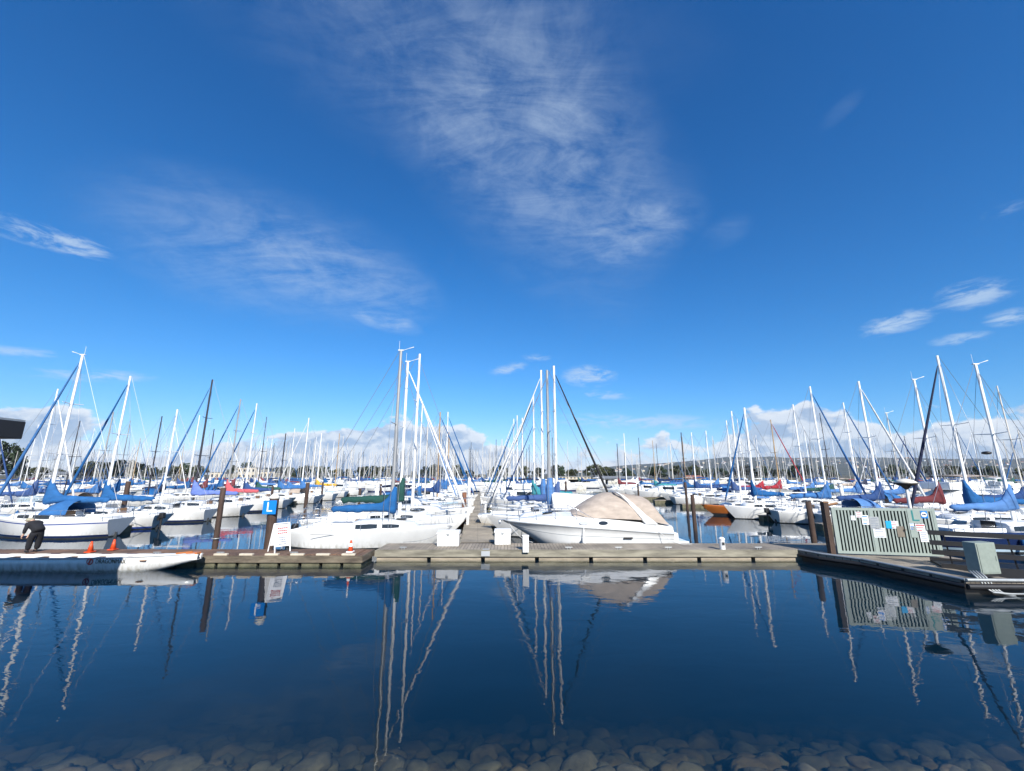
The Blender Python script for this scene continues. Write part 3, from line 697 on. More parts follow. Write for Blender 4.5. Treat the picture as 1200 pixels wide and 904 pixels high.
# ------------------------------------------------------------------ the rows
ORD = ['first', 'second', 'third', 'fourth', 'fifth', 'sixth', 'seventh', 'eighth', 'ninth', 'tenth', 'eleventh', 'twelfth', 'thirteenth', 'fourteenth', 'fifteenth', 'sixteenth', 'seventeenth', 'eighteenth', 'nineteenth', 'twentieth']
ROWS = {'CL': 'left of centre walkway', 'CR': 'right of centre walkway', 'L1': 'across left fairway', 'R1': 'across right fairway',
        'L2': 'in second left row', 'R2': 'in second right row', 'L3': 'in third left row', 'R3': 'in third right row', 'L4': 'in fourth left row', 'R4': 'in fourth right row'}
GRP = {k: 'sailboats berthed ' + v for k, v in ROWS.items()}
MASTN = {'white_mast_paint': '', 'weathered_mast_paint': ' beige mast', 'grey_anodised_mast': ' grey mast', 'black_mast_paint': ' black mast', 'varnished_spruce': ' brown mast'}
HULLN = {'white_gelcoat': 'white', 'cream_gelcoat': 'cream', 'navy_paint': 'navy hulled', 'orange_hull': 'orange', 'pale_blue_hull': 'pale blue', 'grey_hull': 'grey'}
NB = [0]
PI = math.pi
def U(u, Y): return u + drift(Y)
rng = random.Random(77)
COVERS = ['blue'] * 9 + ['dark blue'] * 4 + ['none'] * 5 + ['green', 'maroon', 'tan', 'white', 'navy', 'teal', 'red']
MASTS = [ALU] * 5 + [ALUF] * 5 + [ALUG] * 3 + [DARKM] * 2 + [TANM]
HULLS = [W] * 12 + [CREAM, CREAM, LBLUE, GREYH, NAVY]
def lab(row, i, kw):
    cov = kw.get('cover', 'blue'); c = 'bare boom' if cov in (None, 'none') else cov + ' cover'
    j = kw.get('jib'); m = MASTN[kw.get('mast', ALU).name]; h = HULLN[kw.get('hull', W).name]
    x = ('and' + m) if m else (('and ' + j + ' jib') if j else '')
    return ' '.join(f'{h} sloop, {c} {x}, {ORD[i]} slip {ROWS[row]}'.replace(' ,', ',').split())
def row_boats(row, lst):
    """lst of (Y, kw) nearest first; kw may give top=(px,py), the masthead in the photograph, else the mast stands at u"""
    for i, (Y, kw) in enumerate(lst):
        kw = dict(kw); NB[0] += 1; kw.setdefault('seed', NB[0])
        kind = kw.pop('kind', 'sloop'); top = kw.pop('top', None); u = kw.pop('u', 0)
        if top:
            p = at(top[0], top[1], Y); x = p.x; kw['H'] = p.z
        else: x = U(u, Y)
        lv = 2 if Y < 44 else (1 if Y < 64 else 0)
        kw.setdefault('lvl', lv)
        if kind == 'sloop':
            label = kw.pop('label', None) or lab(row, i, kw)
            sloop(label, x, Y, group=GRP[row], **kw)
        elif kind == 'cruiser':
            label = kw.pop('label', None) or f"white motor cruiser with {kw.get('top_', 'blue')} canvas, {ORD[i]} slip {ROWS[row]}"
            kw['top'] = kw.pop('top_', 'blue'); kw.pop('jib', None)
            cruiser(label, x, Y, group='motorboats in the slips', **kw)
def fill(row, Ys, u, hd, heroes, cr=.10, u_j=.7):
    """random boats in the slips the photograph does not single out"""
    out = []
    for Y in Ys:
        near = [h for h in heroes if abs(h[0] - Y) < 1.7]
        if near: continue
        L = rng.choice((6.8, 7.3, 7.7, 8.2, 8.8))
        if rng.random() < cr:
            out.append((Y, dict(kind='cruiser', u=u - .4, hd=hd + rng.uniform(-.02, .02), L=rng.choice((6.6, 7.4, 8.2)), top_=rng.choice(('blue', 'tan', 'white', 'navy')), fly=rng.random() < .3, stripe=rng.choice((W, BLUEP, W)))))
            continue
        h = hd if rng.random() < .78 else hd + PI
        cov = rng.choice(COVERS); st = rng.choice((BLUEP, BLUEP, W, W, REDP, TEALP))
        out.append((Y, dict(u=u + rng.uniform(-u_j, u_j), hd=h + rng.uniform(-.025, .025), L=L, H=rng.uniform(8.2, 10.3) + L * .1 - .7, cover=cov, jib=rng.choice(('blue', 'white', 'none', 'none', 'none', 'none', 'dark blue')),
                            mast=rng.choice(MASTS), hull=rng.choice(HULLS), cove=st, boot=rng.choice((st, NAVY, BLUEP)), tr=rng.choice((.4, .25, -.3, .5)), dodger=rng.choice((None, None, 'blue', 'dark blue', 'tan', None)),
                            tall=rng.choice((.4, .6, .9)), mast_r=rng.choice((.05, .055, .062)), jr=.62, outboard=rng.random() < .4, mf=rng.choice((.06, .08)))))
        if out[-1][1]['jib'] == 'none': out[-1][1]['jib'] = None
    return sorted(heroes + out, key=lambda q: q[0])
B0 = dict(hd=0); BP = dict(hd=PI)
# left of the centre walkway: bows to the walkway
CL = [(21.65, dict(top=(470, 411), hd=R(1), L=8.2, mf=.10, cover='blue', jib=None, mast=ALUG, tr=-.35, fb=.82, nwin=2, tall=.85, vane=True, seed=2, outboard=True, mast_r=.105, drop=.12,
                  label='low white sloop with blue boom cover and grey mast moored behind the plank float')),
      (24.2, dict(top=(478, 424), hd=R(1.5), L=9.0, cover='green', jib='white', mast=ALU, tr=.4, fb=1.0, seed=4, mast_r=.1, vane=True, tall=1.0, nwin=3,
                  label='white sloop with dark green boom cover and furled white jib behind the blue covered one')),
      (27.6, dict(top=(492, 415), hd=R(1), L=9.4, cover='none', mast=ALU, tr=-.4, fb=1.1, seed=6, mast_r=.1, dodger=None, label='white sloop with bare boom and tall white mast, third from front dock left of walkway')),
      (31.0, dict(kind='cruiser', u=-6.3, hd=R(1), L=8.2, top_='navy', stripe=W, cabin_h=.9, label='white motor cruiser with navy bimini and clear windscreen left of the centre walkway')),
      (42.7, dict(top=(516, 483), hd=0, mast=TANM, cover='dark blue', jib='blue', seed=8, L=9)), (52, dict(top=(525, 483), hd=0, mast=ALU, cover='blue', jib='blue', seed=9, L=9.4))]
row_boats('CL', fill('CL', [34.5, 38.3, 46, 49, 55.5, 59, 62.5, 66, 69.5, 73], -6.2, 0, CL))
CRr = [(24.9, dict(top=(641, 434), hd=PI, L=8.6, cover='none', vcover='blue', mast=ALUG, jib=None, seed=3, fb=.95, mast_r=.1, tr=.4, vane=False,
                   label='white sloop with dark grey mast wrapped in blue behind the tan canvas motorboat')),
       (28.6, dict(top=(649, 429), hd=R(1), L=9.2, cover='dark blue', jib='black', mast=ALU, seed=5, tr=.4, mast_r=.1, label='white sloop with white mast and furled black jib, bow away from the centre walkway')),
       (32.3, dict(top=(634, 434), hd=PI, L=9.4, cover='none', vcover='blue', jib='white', mast=ALU, seed=8, mast_r=.1, label='white sloop with white jib and blue mast wrap, third right of the centre walkway')),
       (36.2, dict(top=(625, 463), hd=PI, L=8.8, cover='teal', jib='black', mast=ALU, seed=12, mast_r=.085)),
       (47.5, dict(top=(612, 490), hd=PI, cover='blue', jib='white', seed=11)), (51.7, dict(top=(606, 487), hd=PI, cover='dark blue', jib='blue', seed=13)), (55.5, dict(top=(602, 491), hd=PI, cover='none', jib='white', seed=14))]
row_boats('CR', fill('CR', [40, 43.8, 59.5, 63, 66.5, 70, 73.5], 3.4, PI, CRr))
L1 = [(24.8, dict(top=(97, 416), hd=PI, L=7.9, mf=.07, boomlen=.45, cover='blue', jib='blue', dodger='blue', cove=BLUEP, boot=NAVY, tr=.32, fb=.95, mast_r=.105, vane=True, seed=1, tall=1.05, nwin=2, jibtop=.955,
                  label='white sloop with blue boom cover, blue dodger and navy stripes behind the bending person')),
      (28.4, dict(top=(153, 441), hd=PI, L=7.3, boomlen=.45, cover='blue', jib='blue', dodger=None, cove=W, boot=BLUEP, tr=.5, mast_r=.09, seed=16, outboard=True)),
      (32.6, dict(top=(208, 480), hd=PI, L=7.0, cover='none', jib=None, boot=NAVY, tr=.3, seed=18, dodger=None)),
      (36.6, dict(top=(249, 445), hd=PI, L=8.4, boomlen=.45, cover='periwinkle', jib='blue', mast=DARKM, tr=.4, seed=20, mast_r=.1)),
      (41.2, dict(top=(282, 468), hd=PI, L=8.2, cover='red', jib='blue', mast=ALUG, boot=NAVY, seed=22, mast_r=.09)),
      (45, dict(top=(301, 473), hd=PI, L=8.2, cover='dark blue', jib='blue', seed=24)), (52.5, dict(top=(335, 508), hd=PI, mast=DARKM, cover='blue', seed=26)),
      (59, dict(top=(362, 490), hd=PI, cover='blue', jib='white', seed=28, mast_r=.1)), (66.5, dict(top=(377, 508), hd=PI, cover='yellow', seed=30)), (73, dict(top=(398, 508), mast=TANM, hd=PI, cover='none', seed=31))]
row_boats('L1', fill('L1', [48.8, 55.7, 62.8, 70, 77], -26.2, PI, L1, cr=.15))
R1 = [(20.7, dict(top=(1143, 427), hd=0, L=8.0, mf=.06, hull=NAVY, cove=W, boot=LBLUE, cover='blue', jib=None, seed=33, tr=.35, mast_r=.095, vane=True, label='navy hulled sloop with blue boom cover behind the dark gangway rails')),
      (23.5, dict(top=(1098, 417), hd=PI, L=8.2, cover='blue', jib='navy', seed=35, tr=.4, mast_r=.095, fb=.95, label='white sloop with tall white mast, navy furled jib and blue cover beyond the gangway')),
      (26.2, dict(top=(1071, 445), hd=0, L=7.8, cover='maroon', seed=37, mast_r=.09, label='sloop with maroon boom cover and white mast seen over the slatted gate')),
      (28.9, dict(top=(1006, 447), hd=0, L=8.0, cover='dark blue', jib='white', dodger='blue', seed=39, mast_r=.095, outboard=True)),
      (31.7, dict(top=(949, 453), hd=0, L=7.6, cover='blue', jib='blue', seed=41, mast_r=.085, outboard=True)),
      (34.5, dict(top=(872, 478), hd=PI, L=6.5, mf=.1, cover='blue', jib='blue', seed=45, mast_r=.12)),
      (37.6, dict(top=(857, 482), hd=PI, hull=ORNG, cove=ORNG, boot=ANTI, cover='none', jib=None, seed=47, L=8.0, mf=.05, fb=.70, tr=.3)),
      (40.4, dict(top=(929, 474), hd=0, L=7.4, cover='none', seed=43)),
      (47.6, dict(top=(851, 493), hd=PI, cover='dark blue', seed=49)), (54.5, dict(top=(810, 507), hd=PI, cover='dark blue', seed=50)), (51, dict(top=(827, 505), hd=0, cover='none', seed=51)), (58, dict(top=(798, 507), mast=DARKM, hd=PI, cover='blue', seed=52)),
      (74, dict(top=(731, 508), hd=PI, cover='none', seed=53)), (77.5, dict(top=(723, 520), mast=DARKM, hd=PI, cover='maroon', seed=54))]
row_boats('R1', fill('R1', [44, 61.5, 65, 68.5, 71.5], 26.0, PI, R1, cr=.25))
L2 = [(34.8, dict(top=(68, 456), hd=0, cover='dark blue', jib='white', seed=61)), (40.6, dict(top=(133, 483), hd=0, cover='blue', mast=ALUG, seed=63)), (46.7, dict(top=(190, 488), hd=0, mast=DARKM, cover='none', seed=65)),
      (53, dict(top=(234, 487), hd=0, cover='blue', seed=67)), (57, dict(top=(251, 503), hd=0, mast=DARKM, cover='maroon', seed=69))]
row_boats('L2', fill('L2', [31, 37.8, 43.8, 50, 60.5, 64, 67.5, 71, 74.5, 78, 81.5], -38.5, 0, L2, cr=.12))
R2 = [(41.5, dict(top=(988, 472), hd=0, cover='blue', jib='blue', seed=71)), (52, dict(top=(903, 492), hd=0, mast=TANM, cover='red', jib='red', seed=73))]
row_boats('R2', fill('R2', [29.5, 37.8, 45, 48.5, 55.5, 59, 62.5, 66, 69.5, 73, 76.5, 80], 36.5, 0, R2, cr=.2))
row_boats('L3', fill('L3', [46, 50, 54, 58, 62, 66, 70, 74, 78, 82], -59.5, PI, [], cr=.08))
row_boats('R3', fill('R3', [46, 50, 54, 58, 62, 66, 70, 74, 78, 82], 58.5, PI, [], cr=.2))
row_boats('L4', fill('L4', [57, 61, 65, 69, 73, 77, 81, 85], -72, 0, [], cr=.08))
row_boats('R4', fill('R4', [57, 61, 65, 69, 73, 77, 81, 85], 70, 0, [], cr=.2))
# the far basins: boats the photograph shows only as masts and specks
FARC = {'blue': 'blue', 'dark blue': 'dark blue', 'none': 'bare', 'green': 'green', 'maroon': 'maroon', 'white': 'white'}
n = 0
while n < 182:
    Y = rng.choice((90, 94, 99, 108, 112, 122, 126, 138, 142, 155, 160)) + rng.uniform(-1, 1); a = rng.uniform(-1.22, 1.22) if rng.random() < .55 else rng.uniform(-.72, .08)
    x = a * Y; n += 1; cov = rng.choice(list(FARC)); m = rng.choice((ALUF, ALUF, ALUF, ALUF, ALUG, DARKM))
    L = rng.choice((8.2, 9.2, 9.8)); H = rng.choice((9.4, 10.2, 11.0, 11.8))
    mn = {ALUF: 'pale', ALUG: 'grey', DARKM: 'black'}[m]
    c = 'bare boom' if cov == 'none' else cov + ' boom cover'
    sloop(f'tiny far sloop with {mn} mast and {c} in the distant basins', x, Y, rng.choice((0, PI)), L=L, H=H, cover=cov, mast=m, lvl=0, hull=W, cove=W, boot=rng.choice((BLUEP, NAVY)), seed=n % 3, group='far sailboats in the distant basins', mast_r=.075, jib=rng.choice((None, None, 'blue', 'white')))
# past three hundred sailboats: the rest of the far basins as one mass
fm = MB()
for k in range(240):
    Y = rng.uniform(100, 200); a = rng.uniform(-1.2, 1.2) if rng.random() < .55 else rng.uniform(-.7, .1); x = a * Y
    L = rng.uniform(7, 10); H = rng.uniform(8.5, 12.5); d = rng.choice((-1, 1)); w = L * .16; mi = rng.choice((0, 0, 0, 1)); mm = rng.choice((2, 2, 2, 3))
    fm.loft([[(x + d * q * L, Y + e * w * sg, z) for sg, z in ((1, .9 + .15 * (q > .3)), (.8, -.2), (-.8, -.2), (-1, .9 + .15 * (q > .3)))] for q, e in ((-.5, .7), (-.1, 1), (.25, .75), (.5, .04))], mi=mi, smooth=False)
    fm.box((x + d * .05 * L, Y, 1.15), (L * .32, w * 1.2, .5), mi=mi)
    fm.bar((x + d * .07 * L, Y, 1), (x + d * .07 * L, Y, H), .075, .05, 5, mi=mm)
    if rng.random() < .7: fm.bar((x + d * .05 * L, Y, 2.1), (x - d * .3 * L, Y, 2.0), .26, .12, 6, mi=rng.choice((4, 4, 4, 5, 6)))
    if rng.random() < .3: fm.bar((x + d * .48 * L, Y, 1), (x + d * .08 * L, Y, H * .93), .05, .03, 4, mi=rng.choice((0, 4)))
    else: fm.bar((x + d * .48 * L, Y, 1), (x + d * .07 * L, Y, H), .012, n=3, mi=3)
fb_ = link('far_moored_boats', fm.mesh('far_moored_boats', [W, CREAM, ALUF, ALUG, FAB['blue'], FAB['dark blue'], FAB['white']])); fb_['kind'] = 'stuff'
tag(fb_, 'dense far mass of moored sailboats and thin pale masts along the horizon', 'sailboats')
# finger docks between the slips
for side, u0, u1, Ys, lb in (('CL', -11.2, -2.15, (22.5, 29.2, 36.4, 44.3, 50.6, 57.2, 64, 71), 'left of the centre walkway'), ('CR', -.55, 8.6, (26.7, 34.2, 41.9, 49.4, 57.5, 64.8, 71.8), 'right of the centre walkway'),
                             ('L1', -32.3, -23, (26.6, 34.6, 43, 50.6, 57.3, 64.6, 71.5), 'across the left fairway'), ('R1', 20.5, 30.3, (22.1, 27.6, 33.1, 39, 45.8, 52.7, 59.8, 66.8), 'across the right fairway')):
    for i, Y in enumerate(Ys):
        xa, xb = U(u0, Y), U(u1, Y); w = xb - xa
        t = thing('finger_dock', f'narrow finger dock between two slips, {ORD[i]} from front dock {lb}', 'dock', ((xa + xb) / 2, Y, 0), 0, 'finger docks between the slips')
        link('deck', cached(('fdk', round(w, 1)), 'deck', lambda: MB().box((0, 0, .37), (w, .8, .06)), PLKG), t)
        link('float', cached(('ffl', round(w, 1)), 'float', lambda: MB().box((0, 0, .05), (w - .1, .7, .56)), FLOATG), t)
#@@OBJECTS
# ------------------------------------------------------------------ express cruiser under tan canvas
def express():
    t = thing('motor_cruiser', 'white express motorboat with tan canvas covers moored behind the grey front dock', 'motorboat', (3.68, 21.7, 0), PI + R(1.2))
    st = [(-4.0, 1.30, .72, 1.06, 1.08), (-3.2, 1.38, .78, 1.14, 1.16), (-2.2, 1.44, .86, 1.24, 1.27), (-1, 1.46, .95, 1.37, 1.42), (.2, 1.42, 1.02, 1.47, 1.60), (1.0, 1.34, 1.07, 1.48, 1.64), (1.8, 1.16, 1.12, 1.45, 1.58),
          (2.6, .90, 1.16, 1.37, 1.45), (3.3, .58, 1.19, 1.29, 1.33), (3.8, .27, 1.21, 1.25, 1.26), (4.12, .04, 1.22, 1.235, 1.235)]
    secs = []
    for x, hb, zg, zs, zt in st:
        q = max(0, (x - .5) / 3.6); xc = x - 1.0 * q ** 1.6; xk = x - 2.0 * q ** 1.4; zc = .10 + .55 * q ** 2.2; hc = hb * (.86 - .5 * q ** 1.5)
        zm = zc + (zg - zc) * .55; xm = x - .45 * q ** 1.6; hm = hc + (hb - hc) * .62
        half_ = [(xk, 0, -.45 + .5 * q ** 3), (xc, hc, zc), (xc + (xm - xc) * .5, hc + (hm - hc) * .5, (zc + zm) / 2), (xm, hm, zm), (xm + .01, hm + .012, zm + .035), (x - .02, hb * .985, zg - .05), (x, hb + .03 * (hb > .1), zg - .03), (x, hb + .03 * (hb > .1), zg + .02), (x, hb * .97, zg + .04), (x - .02 * q, hb * .90, zs - .07), (x - .03 * q, hb * .80, zs), (x - .03 * q, 0, zt)]
        secs.append(half_ + [(a, -b, c) for a, b, c in half_[::-1]][1:-1])
    sp_ = [1, 0, 0, 2, 0, 0, 2, 0, 0, 0, 0]
    part('hull', MB().loft(secs, strips=sp_ + sp_[::-1]), [W, W, GREYH], t)
    part('swim_platform', MB().box((-4.32, 0, .30), (.85, 2.3, .09), bev=.03).box((-4.1, 0, .5), (.3, 2.4, .5), bev=.1), W, t)
    def canvas(rows, base, seed):
        rr = random.Random(seed); b = MB(); sec = []
        for x, z, w, sh in rows:
            row = []
            for k in range(15):
                a = math.pi * k / 14; h = z - base(x)
                yy = math.cos(a) * w * (1 - .20 * math.sin(a)); zz = base(x) + h * max(0, math.sin(a)) ** .55
                row.append((x - sh * (1 - max(0, math.sin(a)) ** .55) + rr.uniform(-.012, .012), yy, zz + rr.uniform(-.018, .012) * math.sin(a)))
            sec.append(row)
        return b.loft(sec, closed=False, caps=False)
    base = lambda x: 1.22 + .10 * (x + 3.7) * (.9 if x < .2 else .85)
    base = lambda x: (1.10 + (x + 4) * .09) if x < -1 else (1.37 + (x + 1) * .07)
    fr = [(.75, 1.60, 1.02, 0), (.45, 1.80, 1.12, 0), (.1, 2.04, 1.18, .08), (-.25, 2.27, 1.22, .25), (-.6, 2.45, 1.24, .5), (-.95, 2.555, 1.25, .85), (-1.25, 2.585, 1.26, 1.1), (-1.5, 2.57, 1.27, 1.3)]
    part('windscreen_cover', canvas(fr, base, 1), FAB['tan'], t)
    ar = [(-1.50, 2.56, 1.25, 1.3), (-1.9, 2.54, 1.25, 1.05), (-2.4, 2.47, 1.25, .75), (-2.9, 2.37, 1.24, .45), (-3.12, 2.28, 1.24, .3), (-3.35, 1.95, 1.24, .2), (-3.62, 1.5, 1.24, .08), (-3.85, 1.14, 1.22, 0)]
    part('cockpit_cover', canvas(ar, base, 2), FAB['tan'], t)
    asec = []
    for x, y, z, w in [(-2.95, 1.33, 1.16, .56), (-2.5, 1.25, 1.6, .34), (-2.05, 1.10, 2.1, .22), (-1.70, .92, 2.46, .16), (-1.5, .70, 2.60, .13), (-1.45, 0, 2.65, .13), (-1.5, -.70, 2.60, .13), (-1.70, -.92, 2.46, .16), (-2.05, -1.10, 2.1, .22), (-2.5, -1.25, 1.6, .34), (-2.95, -1.33, 1.16, .56)]:
        o = .05 if abs(y) > 1 else 0; s_ = 1 if y > 0 else -1
        asec.append([(x - w / 2, y + .03 * s_, z), (x + w / 2, y + .03 * s_, z + .03), (x + w / 2, y - .05 * s_, z - .04), (x - w / 2, y - .05 * s_, z - .05)])
    part('radar_arch', MB().loft(asec, smooth=False), W, t)
    for px_, mt_ in ((.30, GREYH), (-.62, GLASS)):
        b = MB(); zg, zs, hb = 1.0, 1.42, 1.44
        b.add([(px_ + .22 * math.cos(a), hb * .965 + .012 - .02 - .10 * (.5 + .28 * math.sin(a)) * .9, 1.20 + .075 * math.sin(a)) for a in [2 * PI * k / 16 for k in range(16)]], [tuple(range(16))])
        b.add([(px_ + .25 * math.cos(a), hb * .90 - .3, 1.20 + .095 * math.sin(a)) for a in [2 * PI * k / 16 for k in range(16)]], [tuple(range(16))])
        b = MB().loft([[(px_ + r_ * 2.6 * math.cos(a), yy - .16 * r_ * math.sin(a), 1.22 + r_ * math.sin(a)) for a in [2 * PI * k / 16 for k in range(16)]] for r_, yy in ((.085, 1.26), (.085, 1.385))], smooth=False)
        part('porthole', b, mt_, t)
    rl_ = MB(); pts = []
    for sd in (1, -1):
        q = [(.6, 1.30, 1.44), (1.6, 1.12, 1.46), (2.5, .84, 1.38), (3.3, .50, 1.30), (3.9, .16, 1.25)]
        for p in q: rl_.bar((p[0], sd * p[1], p[2] - .08), (p[0] + .06, sd * p[1], p[2] + .42), .014, n=6)
        l_ = [(p[0] + .06, sd * p[1], p[2] + .42) for p in q]; pts += l_ if sd > 0 else l_[::-1]
    rl_.tube([(-.2, 1.36, 1.40)] + pts + [(-.2, -1.36, 1.40)], .016, 6)
    part('bow_rail', rl_, STEEL, t)
    part('hatch', MB().box((1.9, 0, 1.59), (.5, .5, .05), bev=.015, ry=R(8)), GLASS, t)
    part('fender', MB().tube([(.35, 1.52, 1.05), (.35, 1.54, .62), (.35, 1.55, .55), (.35, 1.55, .18), (.35, 1.54, .1)], [.012, .03, .1, .1, .03], 8), W, t)
    part('exhaust_vent', MB().box((-1.75, 1.43, .55), (.42, .04, .07), bev=.01), BLACK, t)
    part('anchor', MB().bar((3.9, 0, 1.28), (4.35, 0, 1.2), .03).box((4.3, 0, 1.12), (.12, .3, .16), bev=.03), STEEL, t)
express()
tp = MB(); tp.loft([[(x, .15, z0 + .02), (x, 1.0, z0 - .75), (x, 1.02, z0 - .8), (x, -1.02, z0 - .8), (x, -1.0, z0 - .75), (x, -.15, z0 + .02)] for x, z0 in ((0, 2.42), (-.8, 2.38), (-1.7, 2.30), (-2.6, 2.26), (-3.1, 2.22))], smooth=False)
tent = link('boom_tent', tp.mesh('boom_tent', FAB['white']), None, (at(641, 434, 24.9).x + .12, 24.9, 0), PI)
tag(tent, 'white cloth tent hung over a boom behind the tan canvas motorboat', 'tarp')
cruiser('large white trawler yacht with tan flybridge canopy seen beyond the slatted gate', 33.5, 32.4, PI, L=10.5, top='tan', lvl=1, fly=True, cabin_h=1.35, stripe=TEAK, group='motorboats in the slips')
cruiser('small white cruiser with navy canvas low beside the walkway behind the express motorboat', 1.9, 23.1 + 15.3, PI, L=6.4, top='navy', lvl=1, cabin_h=.7, group='motorboats in the slips')

# ------------------------------------------------------------------ dragon boat
t = thing('dragon_boat', 'long narrow white paddling boat lettered on its side against the brown float', 'paddling boat', (-18.0, 16.5, 0))
secs = []
for i in range(25):
    q = i / 24; x = -6.2 + 12.4 * q; e = abs(q - .5) * 2; w = .47 * (1 - e ** 3.2 * .72); z1 = .44 + .10 * e ** 3 ; z0 = -.16 + .52 * max(0, (e - .62) / .38) ** 1.5
    secs.append([(x, w, z1), (x, w * .965, z1 - .2), (x, w * .86, (z0 + z1) / 2 - .1), (x, w * .45, z0), (x, -w * .45, z0), (x, -w * .86, (z0 + z1) / 2 - .1), (x, -w * .965, z1 - .2), (x, -w, z1), (x, -w + .06, z1 - .01), (x, -w * .8, z1 - .2), (x, w * .8, z1 - .2), (x, w - .06, z1 - .01)])
part('hull', MB().loft(secs, smooth=True), W, t)
part('gunwale', MB().tube([(-6.1 + 12.2 * k / 24, -(.48 * (1 - (abs(k / 24 - .5) * 2) ** 3.2 * .72)), .45 + .10 * (abs(k / 24 - .5) * 2) ** 3) for k in range(25)], .022, 6), GREYH, t)
for k in range(9):
    xx = -4.4 + 1.1 * k
    part('thwart', MB().box((xx, 0, .36), (.22, .84, .03), bev=.008), TEAK, t)
part('nose_block', MB().box((5.95, 0, .55), (.42, .26, .09), bev=.03).bar((5.3, 0, .54), (5.9, 0, .6), .03), ORNG, t)
rt = (R(90), 0, 0); xl = at(106, 659, 16.0).x + 18.0
text_mesh('lettering', 'DRAGONMAX', .22, LETG, t, (xl + .68, -.452, .345), (R(95), 0, R(2.5)), .004, (.74, 1, 1))
rg = MB(); 
rg.loft([[(.12 * math.cos(a), .12 * math.sin(a), 0) for a in [2 * PI * k / 20 for k in range(20)]], [(.085 * math.cos(a), .085 * math.sin(a), .004) for a in [2 * PI * k / 20 for k in range(20)]]], caps=False)
rg.box((0, 0, .003), (.05, .16, .008), rz=R(-20))
e = part('emblem', rg, LETR, t, loc=(xl - .06, -.470, .345)); e.rotation_euler = (R(95), 0, R(2))

# ------------------------------------------------------------------ person bending over on the brown float
def skin_obj(name, joints, edges, mats, parent, sub=2, root=0):
    me = bpy.data.meshes.new(name); me.from_pydata([j[:3] for j in joints], edges, [])
    o = bpy.data.objects.new(name, me); C.objects.link(o)
    m = o.modifiers.new('skin', 'SKIN'); m.use_smooth_shade = True
    for i, v in enumerate(me.skin_vertices[0].data):
        r_ = joints[i][3]; v.radius = r_ if isinstance(r_, tuple) else (r_, r_); v.use_root = (i == root)
    s_ = o.modifiers.new('sub', 'SUBSURF'); s_.levels = sub; s_.render_levels = sub
    dg = bpy.context.evaluated_depsgraph_get(); nm = bpy.data.meshes.new_from_object(o.evaluated_get(dg))
    bpy.data.objects.remove(o); nm.name = name; nm.materials.clear(); nm.materials.append(mats)
    return link(name, nm, parent)
pr = thing('person', 'person in dark clothes and pale cap bending over on the brown float', 'person', (-19.6, 17.75, ZD), R(-28))
HIP, CH, NK, HD = (.27, 0, .86), (.02, -.08, 1.14), (-.12, -.13, 1.22), (-.22, -.17, 1.25)
J = [(.27, 0, .86, .14), (.15, -.04, 1.0, .13), (.02, -.08, 1.14, .15), (-.10, -.12, 1.21, .065), (-.20, -.16, 1.235, .098), (-.275, -.19, 1.235, .092)]
E = [(0, 1), (1, 2), (2, 3), (3, 4), (4, 5)]
def limb(chain, root):
    p = root
    for j in chain: J.append(j); E.append((p, len(J) - 1)); p = len(J) - 1
    return p
for sd in (1, -1):
    limb([(.24, .10 * sd, .80, .095), (.11, .12 * sd, .47, .062), (.05, .12 * sd, .10, .042), (-.08, .125 * sd, .04, .035), (-.14, .125 * sd, .03, .028)], 0)
    hnd = limb([(.0, .17 * sd - .08, 1.13, .065), (.06, .20 * sd - .12, .90, .043), (.0, .10 * sd - .22, .74, .03), (-.02, .09 * sd - .25, .68, .034), (-.025, .085 * sd - .265, .645, .032)], 2)
    for f in range(4):
        limb([(-.045 + .02 * f, .085 * sd - .275, .615 - .004 * abs(f - 1.5), .010), (-.045 + .02 * f, .072 * sd - .285, .585 - .006 * abs(f - 1.5), .009), (-.042 + .02 * f, .055 * sd - .28, .565, .008)], hnd)
    limb([(-.06, .07 * sd - .255, .66, .011), (-.075, .055 * sd - .26, .635, .009)], hnd - 1)
body = skin_obj('body', J, E, SKIN, pr)
jk = [(.34, .01, .79, .19), (.28, 0, .88, .225), (.14, -.04, 1.01, .175), (.02, -.08, 1.14, .19), (-.07, -.11, 1.20, .10)]
ej = [(0, 1), (1, 2), (2, 3), (3, 4)]
for sd in (1, -1):
    b0 = len(jk); jk += [(.0, .17 * sd - .08, 1.12, .09), (.06, .205 * sd - .12, .90, .068), (.005, .105 * sd - .215, .75, .055)]; ej += [(3, b0), (b0, b0 + 1), (b0 + 1, b0 + 2)]
skin_obj('jacket', jk, ej, CLOTH, pr)
tj = [(.27, 0, .87, .165), (.19, -.025, .99, .17)]; ej = [(0, 1)]
for sd in (1, -1):
    b0 = len(tj); tj += [(.24, .10 * sd, .78, .125), (.11, .125 * sd, .47, .108), (.05, .125 * sd, .09, .095)]; ej += [(0, b0), (b0, b0 + 1), (b0 + 1, b0 + 2)]
skin_obj('trousers', tj, ej, CLOTH, pr)
for sd in (1, -1):
    part('shoe', MB().loft([[(x, .125 * sd + w * math.cos(a), max(0, .05 + h * math.sin(a))) for a in [2 * PI * k / 10 for k in range(10)]] for x, w, h in ((.12, .03, .04), (.08, .045, .06), (-.02, .045, .06), (-.12, .05, .045), (-.17, .03, .03))]), BLACK, pr)
cp_ = MB(); cp_.loft([[(-.235 + 1.12 * r_ * math.cos(a), -.175 + 1.12 * r_ * math.sin(a), z - .02) for a in [2 * PI * k / 14 for k in range(14)]] for r_, z in ((.115, 1.25), (.118, 1.29), (.10, 1.335), (.06, 1.365), (.01, 1.375))])
cp_.box((-.36, -.24, 1.25), (.13, .15, .015), rz=R(25), ry=R(-20), bev=.005)
part('cap', cp_, CAPM, pr)
fc = MB(); fc.bar((-.335, -.225, 1.215), (-.375, -.245, 1.20), .022, .014, 6)
